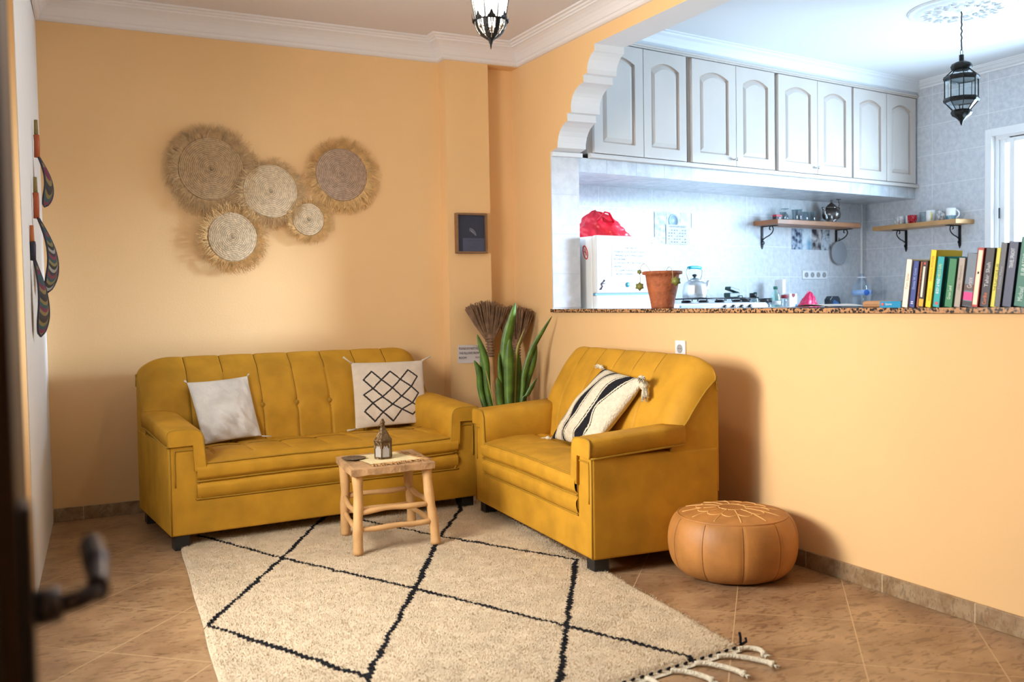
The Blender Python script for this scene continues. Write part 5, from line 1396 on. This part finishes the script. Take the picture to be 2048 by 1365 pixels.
bks = [ # px from, px to at the foot, top px, cover, spine, texts
    (1807, 1820, 522, 'e9e0cf', None, [('Tom Saller', .55, .35, 'a5947a', 1)], 'cream paperback, first of the leaning books'),
    (1820.5, 1833, 526, '3a4a8c', None, [('Donna W. Cross', .62, .45, '9fb4e0', 1), ('II', .1, .05, 'f0f0f0', 1)], 'blue and violet paperback beside the cream one'),
    (1834, 1842, 528, 'b4673a', None, [('ROMAN', .5, .5, '5c2a18', 1)], 'slim orange-brown paperback between the blue and the black-striped one'),
    (1842.5, 1855, 527, '3a2a2c', 'cream', [], 'dark paperback with long cream stripe on its spine'),
    (1856, 1868.5, 506, 'f3cf0a', None, [('MINION POWER', .68, .44, 'd8762a', 1), ('edition', .22, .22, 'd89a2a', 1)], 'tall bright yellow book with orange lettering'),
    (1869.5, 1884, 520, '12a0a4', None, [('BODY & MIND', .42, .30, 'e8f4f0', 1), ('HELLO SUN', .72, .26, 'd8d87a', 1)], 'teal paperback with pale yellow and white spine lettering'),
    (1899, 1915, 526, '2b7a4e', None, [('Green Land', .3, .28, 'cfe0c8', 1)], 'green paperback with a dark foot'),
    (1916, 1929, 525, 'a89c92', None, [('Der Report', .6, .5, '8a7e76', 1)], 'warm grey paperback'),
    (1930, 1952, 518, '6a7886', 'pink', [('Grace', .45, .2, 'd8c8cc', 1)], 'grey landscape paperback with a pink tree at its foot'),
    (1953.5, 1966, 508, 'b33a2e', 'creampanel', [], 'red hardback with a long cream panel on its spine'),
    (1967, 1984, 510, '2b2830', None, [('Tahir Shah', .55, .42, 'c8c8d0', 1), ('Curiko', .14, .20, 'f0783a', 1)], 'black paperback with orange lettering at its foot'),
    (1985, 1996, 510, 'd8cc3a', None, [('THE FLAT YOUR LIFE', .5, .46, '5a5420', 1)], 'slim mustard-yellow paperback between dark books'),
    (1997, 2008, 501, '55565e', None, [('Thomas Mann', .45, .36, 'a8a8b0', 1)], 'slim slate grey hardback'),
    (2009, 2026, 501, '3c4260', None, [('TRAVEL SPRACHT', .75, .30, 'dfe4ee', 1)], 'navy paperback with white capitals near the top'),
    (2028, 2049, 494, '0f6a58', None, [('Michael', .18, .20, 'c8e0d8', 1), ('JURASSIC', .6, .32, 'd0e8e0', 1)], 'wide dark green paperback at the right end of the row')]
pagem = mat('book_pages', (.72, .68, .60), .8, n=(200, .1))
def by(px): return -3.148-(px-1807)*.001983
for i, (p0, p1, tp, c, sp_, tx, lab) in enumerate(bks):
    y0, y1 = by(p0), by(p1); th = y0-y1; h = (620-tp)*.001800; lean = R(7.5); dpt = .125+.01*(i % 3)
    t = thing('book', lab + ', standing on the counter', 'book', (-.010+.006*(i*7 % 3), y0, CT), 0, 'books leaning on the counter', rot=(lean, 0, 0))
    tcs = h*.0
    m = MB().box(0, dpt, -th, -th+.0016, 0, h).box(0, dpt, -.0016, 0, 0, h).box(0, .0018, -th, 0, 0, h)
    cmn = mat('book_cover_'+c, c, .4)
    m.xf(Matrix.Translation((0, 0, th*math.sin(lean)*.95))).build('cover', cmn, t)
    MB().box(.002, dpt-.004, -th+.0018, -.0018, .003, h-.003).xf(Matrix.Translation((0, 0, th*math.sin(lean)*.95))).build('pages', pagem, t)
    zz = th*math.sin(lean)*.95
    def sbox(nm, a, b, z0, z1, cc): MB().box(-.0006, .0002, -th*b, -th*a, zz+z0*h, zz+z1*h).build(nm, mat('book_print_'+cc, cc, .5), t)
    if sp_ == 'cream': sbox('spine_stripe', .30, .62, .22, .88, 'e4dcc6'); sbox('spine_foot', .15, .9, .02, .18, 'd9a62c'); sbox('spine_mark', .35, .6, .92, .97, 'd84a3a')
    if sp_ == 'creampanel': sbox('spine_panel', .18, .82, .04, .96, 'ecd9bd'); sbox('spine_mark', .38, .62, .56, .60, '1c1c20')
    if sp_ == 'pink': sbox('spine_tree', .05, .95, .12, .27, 'd83a86'); sbox('spine_field', .03, .97, .30, .42, '5a4a44'); sbox('spine_dark_foot', .03, .97, .01, .10, '38343a')
    if i == 5: 
        sbox('spine_mark', .35, .75, .05, .10, 'd84a4a')
        MB().box(.0, .0175, -th-.0006, -th, zz, zz+h).build('front_cover_art', mat('book_print_0c3c46', '0c3c46', .4), t)
    for s_, cz, ln, cc, k in tx:
        text(s_, (-.0012, -th*.5, zz+cz*h), (0, 0, 1 if True else -1), (0, 1, 0), ln*h, th*.42, mat('book_print_'+cc, cc, .5), t, name='spine_lettering')
t = thing('book', 'turquoise book lying flat on the counter left of the standing books', 'book', (.05, -3.10, CT), 0)
MB().box(-.06, .07, -.045, .052, 0, .0015).box(-.06, .07, -.045, .052, .0225, .024).box(-.061, -.059, -.045, .052, 0, .024).build('cover', mat('turquoise_cover', (.0, .24, .46), .35), t)
MB().box(-.058, .068, -.043, .050, .002, .022).build('pages', pagem, t)
text('Qasino', (-.0622, .010, .013), (0, -1, 0), (0, 0, 1), .030, .009, whitep, t)
MB().lathe([(0, 0), (.006, 0), (.006, .001), (0, .001)], 16).xf(Matrix.Translation((-.0612, .038, .013)) @ Matrix.Rotation(R(-90), 4, 'Y')).build('badge', mat('book_print_e8605a', 'e8605a', .4), t)
